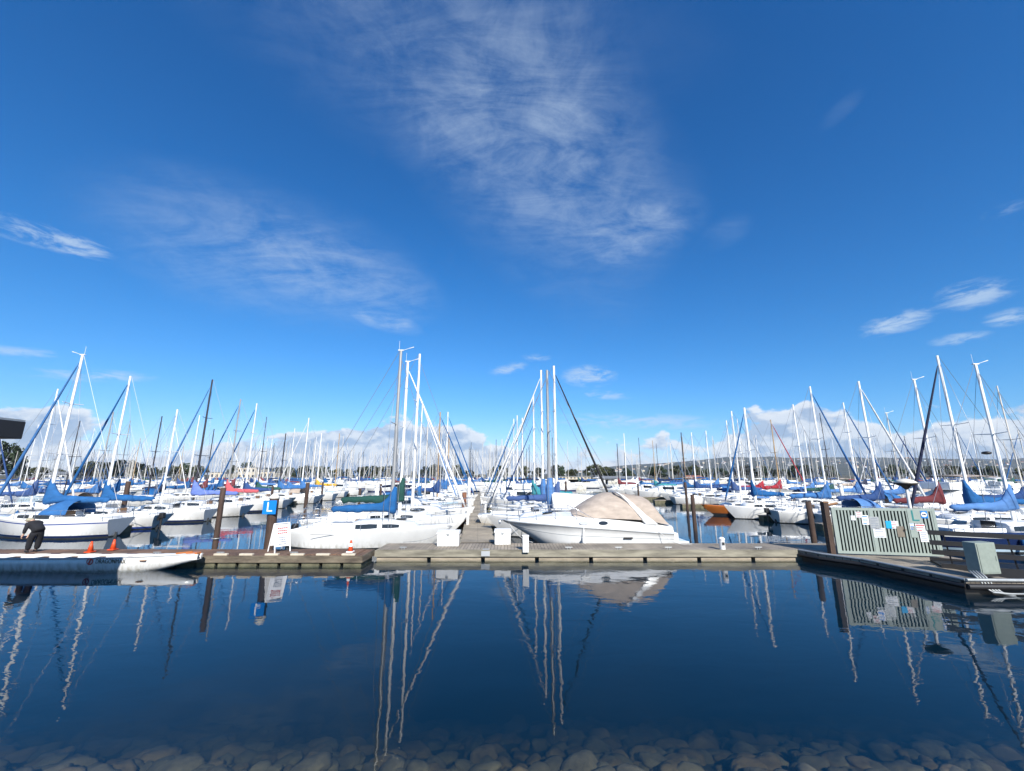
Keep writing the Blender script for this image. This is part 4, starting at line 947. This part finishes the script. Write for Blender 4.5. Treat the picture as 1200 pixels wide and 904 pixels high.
part('nose', fc, SKIN, pr)
part('ear', MB().box((-.22, -.265, 1.215), (.045, .02, .06), bev=.008), SKIN, pr); part('ear', MB().box((-.19, -.075, 1.215), (.045, .02, .06), bev=.008), SKIN, pr)

# ------------------------------------------------------------------ dock furniture
def cone(x, y, label, h=.42, tall=False):
    t = thing('traffic_cone', label, 'traffic cone', (x, y, ZD + .022), 0, 'orange cones on the brown float')
    part('base', MB().box((0, 0, .02), (.26, .26, .04), bev=.01), ORC if not tall else LETW, t)
    part('shell', MB().loft([[(r_ * math.cos(a), r_ * math.sin(a), z) for a in [2 * PI * k / 16 for k in range(16)]] for r_, z in ((.105, .04), (.03, h))]), ORC, t)
    if tall:
        part('reflective_collar', MB().loft([[(r_ * math.cos(a), r_ * math.sin(a), z) for a in [2 * PI * k / 16 for k in range(16)]] for r_, z in ((.078, .22), (.056, .34))], caps=False), LETW, t)
        part('topper_pole', MB().bar((0, 0, h), (0, 0, h + .42), .022, .018, 8).bar((0, 0, h + .12), (0, 0, h + .22), .04, .04, 8).bar((0, 0, h + .3), (0, 0, h + .4), .04, .04, 8), LETW, t)
cone(-17.05, 17.6, 'plain orange cone nearer the bending person on the brown float'); cone(-16.65, 18.15, 'plain orange cone behind the other near the brown float back edge'); cone(-6.55, 17.65, 'orange cone with white collar and tall white topper on the plank sheet', .46, True)

t = thing('folding_sign', 'white folding A-frame sign with red lettering standing beside the low white sloop', 'sign', (-9.6, 17.95, ZD), R(52))
for sd in (-1, 1):
    b = MB()
    b.loft([[(w, sd * (.30 - .29 * q), 1.08 * q), (w, sd * (.30 - .29 * q) + .03 * sd, 1.08 * q)] for w, q in ((-.30, 0), (-.30, 1), (.30, 1), (.30, 0))], closed=True, caps=False, smooth=False)
    for x in (-.3, .3): b.bar((x, sd * .32, 0), (x, sd * .015, 1.1), .025, n=4)
    b.bar((-.3, sd * .015, 1.1), (.3, sd * .015, 1.1), .025, n=4)
    b.add([(-.28, sd * .24, .22), (.28, sd * .24, .22), (.28, sd * .022, 1.07), (-.28, sd * .022, 1.07), (-.28, sd * .225, .22), (.28, sd * .225, .22), (.28, sd * .007, 1.07), (-.28, sd * .007, 1.07)], [(0, 1, 2, 3), (7, 6, 5, 4), (0, 1, 5, 4), (3, 2, 6, 7)])
    p_ = part('board', b, LETW, t)
    l = MB()
    for k, (z, w, m_) in enumerate(((.92, .42, 0), (.82, .36, 0), (.73, .40, 0), (.56, .30, 1), (.48, .34, 1), (.40, .28, 1), (.31, .32, 1))):
        y = sd * (.312 - .2563 * z + .006)
        for q in range(5):
            xx = -w / 2 + w * (q + .5) / 5
            l.box((xx, y, z), (w / 5 * .72, .006, .05 if m_ == 0 else .035), rx=sd * R(-14), mi=m_)
    part('lettering', l, [LETR, LETK], p_)

def pile(label, x, y, top, r=.16, cap=None, mat=PILE, grp='timber mooring piles', dx=0, ring=None):
    t = thing('mooring_pile', label, 'pile', (x, y, 0), 0, grp)
    b = MB(); b.loft([[(dx * q + r * (1.06 - .06 * q) * (1 + .05 * math.sin(3 * a + q * 4)) * math.cos(a), r * math.sin(a) * (1.06 - .06 * q), -4.4 + (top + 4.4) * q) for a in [2 * PI * k / 12 for k in range(12)]] for q in (0, .5, .6, .7, .8, .9, 1)])
    part('shaft', b, mat, t)
    if cap: part('cap', MB().loft([[(dx + rr * math.cos(a), rr * math.sin(a), z) for a in [2 * PI * k / 12 for k in range(12)]] for rr, z in ((r * 1.12, top - .06), (r * 1.12, top + .02), (r * .4, top + .16), (.01, top + .2))]), cap, t)
    if ring: part('ring', MB().tube([(r * 1.5 * math.cos(a), r * 1.5 * math.sin(a), ring) for a in [2 * PI * k / 16 for k in range(17)]], .025, 6), GALV, t)
    return t
P = at(262, 572, 18.85); pile('slim brown pile rising behind the brown float left of the blue sign', P.x, 18.85, P.z, .11, ring=.75)
P = at(322, 583, 18.9); pile('thick brown pile carrying the blue square letter sign', P.x, 18.9, P.z, .19, cap=CREAM)
ls = thing('letter_sign', 'blue square sign with a white letter L fixed to the thick pile', 'sign', (P.x - .04, 18.66, 2.06))
part('plate', MB().box((0, 0, 0), (.58, .03, .58), bev=.004), SBLUE, ls)
text_mesh('lettering', 'L', .58, LETW, ls, (0, -.02, 0), (R(90), 0, 0), .003)
P = at(947, 588, 20.4); pile('dark pile behind the right end of the grey front dock', P.x, 20.4, P.z, .12)
P = at(811, 580, 27.5); pile('dark pile in the right fairway beyond the tan canvas motorboat', P.x, 27.5, P.z, .12)
P = at(361, 566, 31); pile('dark pile in the left fairway beyond the blue letter sign', P.x, 31, P.z, .13)
P = at(149, 566, 29.5); pile('dark pile among the second and third boats across the left fairway', P.x, 29.6, P.z + .1, .15)
P = at(441, 571, 29); pile('white capped post standing beyond the dark green boom cover', P.x, 29.2, P.z, .13, cap=WPOST, mat=WPOST)
P = at(546, 577, 29); pile('reddish brown pile beside the left edge of the centre walkway', P.x - .05, 28.6, P.z, .15, mat=TANM if False else pm('rusty_pile', (.22, .09, .045), .85, var=.4, scale=5))
P = at(550, 562, 33); pile('slim white pile on the left edge of the centre walkway', P.x, 33, P.z, .12, cap=WPOST, mat=WPOST)
P = at(985, 570, 36); pile('white capped pile behind the sloop beside the slatted gate', P.x, 36, P.z, .14, cap=WPOST, mat=WPOST)
for i, (u, Y) in enumerate(((-11.6, 36.6), (-11.6, 44.5), (9.0, 49.5), (-22.4, 43.2), (-22.5, 57.4), (19.8, 42.9), (20, 56.1))):
    pile('dark mooring pile at the fairway end of a finger dock among the receding rows', U(u, Y), Y + .1, 2.3 + .2 * (i % 3), .12, grp='piles at the finger ends')

def dock_box(x, y, label, w=.95, rz=0.0, h=.60):
    t = thing('dock_box', label, 'dock box', (x, y, ZD), rz, 'white dock boxes')
    part('body', MB().box((0, 0, h * .45), (w, .55, h * .86), bev=.02), W, t)
    part('lid', MB().loft([[(sx * (w / 2 + .03), -.31, h * .9), (sx * (w / 2 + .03), -.31, h * .97), (sx * (w / 2 + .01), .1, h * 1.12), (sx * (w / 2 + .03), .31, h * 1.08), (sx * (w / 2 + .03), .31, h * .9)] for sx in (-1, 1)], smooth=False), W, t)
    part('latch', MB().box((0, -.3, h * .86), (.1, .04, .09), bev=.01), GALV, t)
dock_box(-2.82, 19.3, 'white dock box on the grey front dock left of the walkway'); dock_box(-.42, 19.72, 'white dock box by the cruiser bow right of the walkway entrance', .72)
for i, (s_, Y) in enumerate(((-1, 35.5), (1, 46), (-1, 44), (-1, 53), (1, 54))):
    dock_box(U(UC, Y) + s_ * .68, Y, f'white dock box on the {"right" if s_ > 0 else "left"} edge of the centre walkway, {["first", "first", "second", "third", "second"][i]} from the front', .4, PI / 2, .38)
def bollard(x, y, z0, z1, label, sq):
    t = thing('power_pedestal', label, 'power pedestal', (x, y, z0))
    h = z1 - z0
    part('post', MB().box((0, 0, h / 2), (.25, .2, h), bev=.012) if sq else MB().bar((0, 0, 0), (0, 0, h), .12, .11, 14), W, t)
    part('cap', MB().box((0, 0, h + .015), (.28, .23, .03), bev=.008) if sq else MB().loft([[(r_ * math.cos(a), r_ * math.sin(a), z) for a in [2 * PI * k / 14 for k in range(14)]] for r_, z in ((.125, h - .02), (.12, h + .03), (.06, h + .075), (.005, h + .085))]), LETW, t)
    part('outlet', MB().box((-.128 if sq else 0, 0, h * .55) if sq else (0, -.115, h * .6), (.02, .1, .14) if sq else (.09, .02, .12)), BLACK, t)
bollard(.57, 18.1, ZD - .06, .95, 'square white power pedestal on the front edge of the grey dock', True)
bollard(8.85, 18.28, ZD - .0, .80, 'round white pedestal near the right end of the grey dock', False)
for i, Y in enumerate((27, 33.4, 40, 47, 56, 64)):
    t = thing('power_pedestal', f'slim white pedestal beside the centre walkway, {ORD[i]} from the front', 'power pedestal', (U(UC, Y) + (.62 if i % 2 else -.62), Y, ZD), 0, 'slim pedestals along the walkway')
    link('post', cached(('ped',), 'post', lambda: MB().box((0, 0, .45), (.16, .16, .9), bev=.02), W), t); link('lamp_head', cached(('pedl',), 'lamp_head', lambda: MB().box((0, 0, .98), (.19, .19, .12), bev=.03), LETW), t)
sp_ = tag(link('paint_spill', MB().box((-1.1, 18.112, .25), (.36, .008, .2)).mesh('paint_spill', GREYH)), 'faded grey paint patch on the grey dock fascia below the walkway', 'paint patch')
part('patch_top', MB().box((-1.1, 18.36, ZD + .003), (.28, .3, .006)), GREYH, sp_)
def cleat(x, y, label):
    t = tag(link('cleat', cached(('cl',), 'cleat', lambda: MB().bar((-.15, 0, .09), (.15, 0, .09), .022, n=6).bar((-.05, 0, 0), (-.05, 0, .09), .02, n=6).bar((.05, 0, 0), (.05, 0, .09), .02, n=6), GALV), None, (x, y, ZD)), label, 'cleat', 'cleats along the front docks')
for i, x in enumerate((-14, -11.5, -8.6, -4.6, 2.4, 4.5, 6.6, 10.4)):
    cleat(x, 17.2 if x < -6 else 18.36, 'small steel mooring cleat on the front edge of the front docks')
for a, b_, lb in (((-3.0, 21.6, .95), (-5.0, 19.9, ZD + .06), 'dark mooring line from the low white sloop bow to the front dock'), ((-3.05, 21.5, .98), (-9.4, 20.1, .75), 'long dark rope running along the low white sloop side'),
                  ((-.2, 21.5, 1.15), (.95, 19.85, ZD + .06), 'pale mooring line from the express motorboat bow to the grey dock'), ((6.9, 20.35, .85), (8.1, 19.5, ZD + .05), 'pale mooring line from the express motorboat stern to the dock')):
    a, b_ = Vector(a), Vector(b_); pts = [a.lerp(b_, q / 8) - Vector((0, 0, .22 * math.sin(PI * q / 8))) for q in range(9)]
    tag(link('mooring_line', MB().tube(pts, .012, 5).mesh('mooring_line', FAB['grey'] if 'dark' in lb else FAB['white'])), lb, 'rope')

# ------------------------------------------------------------------ right hand landing, slatted gate, gangway
PTS = [(11.95, 18.12), (12.2, 17.3), (12.95, 16.2), (13.5, 13.15), (15.2, 13.08), (14.75, 14.9), (15.6, 15.9), (16.9, 16.4), (16.9, 20.0), (12.34, 20.0), (12.34, 18.12)]
def poly(pts, z0, z1, inset=0):
    inset = inset
    c = Vector((sum(p[0] for p in pts) / len(pts), sum(p[1] for p in pts) / len(pts)))
    q = [Vector(p) + (c - Vector(p)).normalized() * inset for p in pts]; n_ = len(q)
    return [(p.x, p.y, z0) for p in q] + [(p.x, p.y, z1) for p in q], [tuple(range(n_))[::-1], tuple(range(n_, 2 * n_))] + [(k, (k + 1) % n_, n_ + (k + 1) % n_, n_ + k) for k in range(n_)]
t = thing('landing_float', 'angled landing float under the slatted gate with pale edge strip', 'dock', (0, 0, 0))
part('deck', MB().add(*poly(PTS, .28, ZD)), PLKG, t)
part('underframe', MB().add(*poly(PTS, -.25, .278, .1)), DARKW, t)
e = MB(); [e.bar((*a, ZD + .03), (*b_, ZD + .03), .045, n=6) for a, b_ in zip(PTS[:3], PTS[1:4])]; e.bar((13.5, 13.12, ZD + .03), (15.2, 13.05, ZD + .03), .05, n=6)
part('edge_strip', e, GALV, t)
e = MB(); [e.bar((a[0] - .03, a[1] - .02, .22), (b_[0] - .03, b_[1] - .02, .22), .075, n=6) for a, b_ in zip(PTS[:3], PTS[1:4])]; e.bar((13.47, 13.1, .22), (15.2, 13.05, .22), .09, n=6)
part('rub_rail', e, BLKST, t)
for k, dx in enumerate((0, .09, .18, .27)):
    part('conduit', MB().tube([(13.9 + dx, 13.35, .6), (13.92 + dx, 13.2, .45), (13.95 + dx, 13.05, .2), (14.0 + dx + .1, 13.02, .08), (14.6 + dx, 12.98, .05 - .06 * k)] + ([(18, 12.9, .07)] if k == 0 else []), .024, 7), GALV, t)
GA, GB = Vector((12.9, 17.27)), Vector((16.4, 16.6)); GW = (GB - GA).length; GRZ = math.atan2((GB - GA).y, (GB - GA).x); GH, G0 = 1.74, .05
gt = thing('slatted_gate', 'pale green slatted gate panel pinned with notices on the landing float', 'gate', (GA.x, GA.y, ZD), GRZ)
f = MB()
for x, w in ((.05, .1), (1.36, .07), (1.43, .07), (2.48, .05), (GW - .05, .1)): f.box((x, 0, G0 + GH / 2), (w, .09, GH))
for z in (G0 + .05, G0 + GH - .05): f.box((GW / 2, 0, z), (GW - .2, .086, .1))
part('frame', f, GPANEL, gt)
s_ = MB(); n = 29
for k in range(n):
    x = .13 + (GW - .26) * k / (n - 1)
    if min(abs(x - q) for q in (1.36, 1.43)) < .05: continue
    s_.box((x, -.02, G0 + GH / 2), (.062, .03, GH - .2))
part('slats', s_, GPANEL, gt)
part('gap_shade', MB().box((GW / 2, .035, G0 + GH / 2), (GW - .2, .012, GH - .2)), GSHADE, gt)  # dark sheet standing in for the shade seen through the slat gaps
part('latch_plate', MB().box((2.28, -.05, .92), (.24, .02, .40)).bar((2.42, -.06, 1.0), (2.42, -.13, 1.0), .03, n=8), pm('bronze_plate', (.20, .17, .13), .5, var=.2), gt)
gp = thing('gate_post', 'brown timber post at the left end of the slatted gate', 'post', (12.71, 17.32, 0))
part('shaft', MB().box((0, 0, 1.05), (.2, .22, 2.6), bev=.012), PILE, gp); part('top_cap', MB().box((0, 0, 2.37), (.24, .26, .04), bev=.01), TEAK, gp)
part('brace', MB().bar((0, .1, 2.2), (.9, .5, 2.28), .05, n=4), TEAK, gp)
GM = Matrix.Translation((GA.x, GA.y, ZD)) @ Matrix.Rotation(GRZ, 4, 'Z')
def notice(u, z, w, h, mat, label, lines=None, lm=None, tilt=0, txt=None, tm=None, ts=.3, band=None):
    p = GM @ Vector((u, -.046, z)); t = thing('notice', label, 'notice', p, GRZ)
    b = MB().box((0, 0, 0), (w, .008, h), ry=tilt); 
    part('sheet', b, mat, t)
    if lines:
        l = MB()
        for k in range(lines):
            zz = h * (.36 - .72 * k / max(1, lines - 1)); ww = w * (.7 if k % 3 != 2 else .5)
            l.box((-(w * .75 - ww) / 2, -.006, zz), (ww, .003, h * .26 / lines))
        part('lettering', l, lm or LETK, t)
    if txt: text_mesh('lettering', txt, ts, tm, t, (0, -.006, 0), (R(90), 0, 0), .002)
    if band: part('heading_band', MB().box((band[0] * w, -.007, band[1] * h), (band[2] * w, .004, band[3] * h)), band[4], t)
    return t
xg = lambda px: (px - 975) / (1103 - 975) * GW
notice(xg(1009), 1.53, .22, .22, PAPER, 'small pale pink sheet pinned at the top left of the slatted gate', 3, LETR)
notice(xg(1001), 1.40, .15, .18, PAPER, 'smallest white sheet nearest the left end of the slatted gate', 3)
notice(xg(1016), 1.33, .24, .36, PAPER, 'white sheet with a blue mark left of the ribbed grey plate', 3, SBLUE)
notice(xg(1027), 1.23, .34, .46, GALV, 'ribbed grey plate on the left leaf of the slatted gate', 6, LETK)
notice(xg(1031), .86, .40, .36, PAPER, 'large white sheet with a bitten corner below the ribbed grey plate', 4)
notice(xg(1048), 1.17, .42, .28, PAPER, 'half cyan half white notice in the middle of the slatted gate', 3, LETR, band=(-.27, 0, .46, 1, SCYAN))
notice(xg(1077.5), 1.50, .46, .52, GPANEL, 'pale plate with a large teal letter L on the slatted gate', txt='L', tm=LETT, ts=.58)
nt_ = notice(xg(1089), 1.57, .24, .27, SBLUE, 'blue square sign with a white disc at the top right of the gate')
part('disc', MB().bar((0, -.005, 0), (0, -.010, 0), .095, n=20), LETW, nt_); part('arrow', MB().box((-.02, -.012, 0), (.09, .004, .035)).add([(.02, -.012, .055), (.02, -.012, -.055), (.075, -.012, 0)], [(0, 1, 2)]), NAVY, nt_)
notice(xg(1072), 1.12, .14, .26, PAPER, 'narrow white sheet just below the teal letter plate', 3, SBLUE)
notice(xg(1073), .92, .22, .42, GPANEL, 'pale green sheet under the narrow white sheet', None)
notice(xg(1081.5), 1.08, .32, .28, PAPER, 'white sheet with red heading beside the narrow white sheet', 3, LETR, band=(0, .32, .9, .14, LETR))
notice(xg(1084), .76, .26, .40, PAPER, 'white sheet hanging lowest on the right of the slatted gate', 5)
t = thing('electrical_cabinet', 'grey green electrical cabinet leaning over the landing edge conduits', 'cabinet', (14.5, 13.5, .50), R(8))
part('box', MB().box((0, 0, .46), (.72, .34, .9), bev=.012), CAB, t); part('door_panel', MB().box((0, -.178, .46), (.64, .016, .82), bev=.005), CAB, t)
part('base_frame', MB().box((0, 0, -.03), (.6, .28, .08)), BLKST, t); part('handle', MB().bar((.26, -.19, .38), (.26, -.19, .52), .012, n=6), CAB, t)
def rails(label, ax, ay, bx, by):
    t = thing('gangway_railing', label, 'railing', (ax, ay, 0)); d = Vector((bx - ax, by - ay)); ln = d.length; rz = math.atan2(d.y, d.x)
    for z in (1.50, 1.17, .86): part('rail', MB().box((ln / 2 * math.cos(rz), ln / 2 * math.sin(rz), z), (ln, .07, .15), rz=rz), BLKST, t)
    for k in range(5):
        q = .06 + .22 * k; part('post', MB().bar((d.x * q + .12, d.y * q + .05, .45), (d.x * q, d.y * q + .05, 1.54), .03, n=4), BLKST, t)
rails('dark three-bar railing along the gangway in front of the slatted gate end', 14.45, 15.0, 20.2, 11.4)
t = thing('gangway', 'dark low gangway ramp behind the dark railing at the right edge', 'gangway', (14.9, 15.4, .47), math.atan2(-3.6, 5.75))
part('deck', MB().box((3.4, 0, .06), (6.8, 1.2, .05), ry=R(-2)), DARKW, t); part('shade_skirt', MB().box((3.4, .62, -.2), (6.8, .06, .5)).box((3.4, -.62, -.2), (6.8, .06, .5)), BLKST, t)  # solid black side skirts stand in for shade under the ramp
t = thing('lamp_post', 'white lamp post with dark mushroom shade behind the slatted gate', 'lamp post', (16.27, 17.42, ZD))
part('pole', MB().bar((0, 0, 0), (0, 0, 2.55), .07, .055, 12).bar((0, 0, 0), (0, 0, .06), .14, n=12), WPOST, t)
part('lamp_shade', MB().loft([[(r_ * math.cos(a), r_ * math.sin(a), z) for a in [2 * PI * k / 24 for k in range(24)]] for r_, z in ((.06, 2.5), (.16, 2.62), (.40, 2.72), (.40, 2.75), (.24, 2.85), (.05, 2.9))]), pm('dark_lamp_shade', (.05, .045, .04), .5, var=.2), t)
part('lamp_top', MB().loft([[(r_ * math.cos(a), r_ * math.sin(a), z) for a in [2 * PI * k / 24 for k in range(24)]] for r_, z in ((.405, 2.755), (.26, 2.87), (.05, 2.93), (.01, 2.935))]), CREAM, t)
P = at(1156, 531, 21.6)
t = thing('signal_ball', 'dark oval day signal hung beside the right-hand mast spreader', 'day signal', P)
part('ball', MB().loft([[(r_ * math.cos(a), r_ * math.sin(a), z) for a in [2 * PI * k / 16 for k in range(16)]] for r_, z in ((.02, .085), (.12, .07), (.19, .03), (.19, -.03), (.12, -.07), (.02, -.085))]), BLKST, t)
part('halyard', MB().bar((0, 0, -1.8), (0, 0, 1.2), .004, n=4), WIRE, t)

# flat dark canopy on piles, its corner reaching into the upper left edge
t = thing('pier_canopy', 'dark flat canopy roof whose corner reaches in at the upper left edge', 'canopy', (-18.25, 8.85, 0))
part('roof', MB().box((0, 0, 4.56), (11.5, 3.3, .44), bev=.02), BLKST, t)
part('edge_trim', MB().box((0, 1.62, 4.80), (11.4, .1, .05)).box((0, -1.62, 4.80), (11.4, .1, .05)).box((5.7, 0, 4.80), (.1, 3.12, .05)), GALV, t)
part('roof_box', MB().box((-.65, .2, 4.94), (8.8, 2.2, .26), bev=.03), BLKST, t)
for x, y in ((3.0, .2), (-4.5, .2), (3.0, -1.2), (-4.5, -1.2)): part('post', MB().bar((x, y, -4), (x, y, 4.36), .16, .14, 10), BLKST, t)

# ------------------------------------------------------------------ far shore: trees and buildings
def tree_mesh(seed, kind):
    rr = random.Random(seed); b = MB(); cl = []
    for i in range(26 if kind != 2 else 20):
        if kind == 2: z = rr.uniform(.1, .97); r0 = .20 * (1 - (z - .1)) ** .7 + .02; a = rr.uniform(0, 6.3); q = rr.random() ** .5 * r0; cl.append((q * math.cos(a), q * math.sin(a), z, .09))
        else:
            a = rr.uniform(0, 6.3); z = rr.uniform(.35, .93); r0 = .52 * math.sin(PI * min(1, (z - .18) / .8)) ** .6; q = rr.random() ** .45 * r0; cl.append((q * math.cos(a), q * math.sin(a), z, rr.uniform(.09, .17)))
    for cx, cy, cz, cr in cl:
        for k in range(70):
            v = Vector((rr.gauss(0, 1), rr.gauss(0, 1), rr.gauss(0, .75))).normalized() * cr * rr.random() ** .4
            p = Vector((cx, cy, cz)) + v; s_ = rr.uniform(.024, .046); u = Vector((rr.gauss(0, 1), rr.gauss(0, 1), rr.gauss(0, 1))).normalized(); w = u.orthogonal().normalized()
            b.add([p + u * s_, p + w * s_, p - u * s_, p - w * s_ * .8], [(0, 1, 2, 3)])
    tk = MB(); tk.bar((0, 0, -.1), (0, 0, .55), .03, .015, 7)
    if kind != 2:
        for cx, cy, cz, cr in cl[:9]: tk.bar((0, 0, .25 + .2 * rr.random()), (cx, cy, cz), .012, .004, 5)
    return b.mesh('crown', LEAF[kind]), tk.mesh('trunk', BARK)
TM = [tree_mesh(i, (0, 1, 0, 1, 2, 2)[i]) for i in range(6)]
TR = [(8, 520, 30, 172, 0, 'spreading dark tree at the left edge behind the far masts'), (22, 532, 20, 178, 2, 'lower dark tree beside the leftmost tree on the far shore'), (118, 541, 34, 185, 1, 'broad olive tree behind the second blue furled jib'),
      (104, 548, 24, 190, 0, 'dark round tree left of the broad olive tree'), (150, 540, 32, 188, 0, 'dark wide tree right of the broad olive tree'), (163, 547, 22, 192, 3, 'smaller olive tree right of the dark wide tree'), (206, 546, 20, 195, 1, 'olive tree behind the black mast on the left'),
      (274, 546, 9, 200, 4, 'narrow dark cypress beside the cream apartment building'), (284, 553, 8, 202, 5, 'shorter dark cypress at the cream apartment building'), (330, 552, 16, 215, 0, 'dark tree right of the cream apartment building'), (352, 555, 14, 218, 1, 'small olive tree right of the dark tree'),
      (400, 553, 14, 225, 3, 'olive tree behind the dense far masts, left one'), (430, 551, 14, 225, 0, 'dark tree behind the dense far masts, middle one'), (462, 553, 18, 228, 1, 'olive tree behind the grey mast'), (500, 551, 18, 228, 3, 'olive tree behind the tall middle white masts'),
      (546, 552, 14, 220, 0, 'dark tree just left of the walkway end'), (566, 556, 18, 222, 1, 'low olive tree at the walkway end'), (585, 554, 16, 226, 3, 'low olive tree right of the walkway end'), (604, 551, 7, 228, 4, 'thin cypress right of the walkway end'),
      (712, 558, 16, 230, 0, 'low dark tree beside the white waterfront block'), (740, 556, 18, 240, 1, 'low olive tree under the hills'), (775, 555, 14, 236, 0, 'low dark tree under the hills'), (836, 549, 26, 210, 0, 'dark tree behind the orange hulled sloop'), (858, 553, 20, 214, 1, 'olive tree beside the dark tree at the hills'),
      (884, 553, 18, 216, 0, 'dark tree behind the thick white right-hand mast'), (935, 556, 16, 222, 3, 'olive tree behind the red boom cover'), (1108, 558, 26, 205, 1, 'brownish tree behind the trawler canopy'), (1132, 560, 24, 207, 0, 'dark tree right of the trawler canopy'), (1165, 560, 30, 210, 3, 'wide olive tree behind the rightmost mast')]
for px_, py_, w_, Y, k, lb in TR:
    p = at(px_, py_, Y); Y0 = Y + 22; p = at(px_, py_, Y0); h = p.z - 1.2; w = w_ / 480 * Y0
    t = thing('pine_tree' if k in (4, 5) else 'tree', lb, 'tree', (p.x, Y0, 1.2), px_ * .7, 'trees on the far shore')
    c, b = TM[k]; t.scale = (w, w, h) if k < 4 else (w * 2, w * 2, h)
    link('crown', c, t); link('trunk', b, t)
rr = random.Random(5)
for i in range(120):
    a = rr.uniform(-1.3, 1.35); Y = rr.uniform(222, 250); h = rr.uniform(4.5, 8) * (1 if a > -.6 else 1.15); k = rr.randrange(4)
    t = thing('tree', 'small dark tree in the low continuous belt of trees along the far shore', 'tree', (a * Y, Y, 1.0), rr.uniform(0, 6), 'low trees along the far shore')
    t.scale = (h * rr.uniform(.8, 1.3),) * 2 + (h,)
    link('crown', TM[k][0], t); link('trunk', TM[k][1], t)
def block(label, px0, px1, py, Y, depth, wall, roofm, nw, floors, base=1.2, gable=0.0):
    a, b_ = at(px0, py, Y), at(px1, py, Y); w = b_.x - a.x; h = a.z - base
    t = thing('building', label, 'building', ((a.x + b_.x) / 2, Y + depth / 2, base))
    part('wall', MB().box((0, 0, h / 2), (w, depth, h)), wall, t)
    if gable: part('roof', MB().add([(-w / 2 - .4, -depth / 2 - .5, h), (w / 2 + .4, -depth / 2 - .5, h), (w / 2 + .4, depth / 2 + .5, h), (-w / 2 - .4, depth / 2 + .5, h), (-w / 2, 0, h + gable), (w / 2, 0, h + gable)], [(0, 1, 5, 4), (2, 3, 4, 5), (0, 4, 3), (1, 2, 5), (0, 1, 2, 3)]), roofm, t)
    else: part('roof', MB().box((0, 0, h + .15), (w + .5, depth + .5, .3)), roofm, t)
    for f_ in range(floors):
        for k in range(nw):
            x = -w / 2 + w * (k + .5) / nw; z = h * (f_ + .55) / floors
            o = part('window', MB().box((x, -depth / 2 - .01, z), (w / nw * .5, .1, h / floors * .42)), GLASS, t)
            part('frame', MB().box((x, -depth / 2 - .02, z - h / floors * .24), (w / nw * .56, .16, .12)), WALLW, o)
block('cream two storey apartment block between the cypress and the red boom cover', 279, 300, 548.5, 208, 12, WALLC, ROOFG, 4, 2)
block('lower cream wing with flat roof right of the cream apartment block', 300, 322, 553, 210, 10, WALLC, ROOFG, 5, 1)
block('low cream house left of the narrow cypress', 246, 263, 554, 212, 10, WALLC, ROOFG, 3, 1)
block('long pale waterfront block with many windows behind the white masted boats', 655, 692, 559, 208, 10, WALLC, ROOFG, 9, 1)
block('low white shed with grey roof on the far shore right of the pale block', 700, 760, 561, 212, 14, WALLW, ROOFG, 8, 1, gable=1.2)
block('white shed with terracotta roof near the dark tree under the hills', 806, 826, 561, 205, 10, WALLW, ROOFR, 4, 1, gable=1.5)
block('low grey roofed white house at the left edge behind the masts', 52, 78, 556, 205, 12, WALLW, ROOFG, 4, 1, gable=1.3)
block('long tan building with flat roof behind the trawler yacht', 1062, 1098, 561, 205, 10, WALLC, ROOFR, 6, 1)
block('pale low building behind the rightmost masts', 1120, 1178, 566, 207, 12, WALLW, ROOFG, 8, 1)
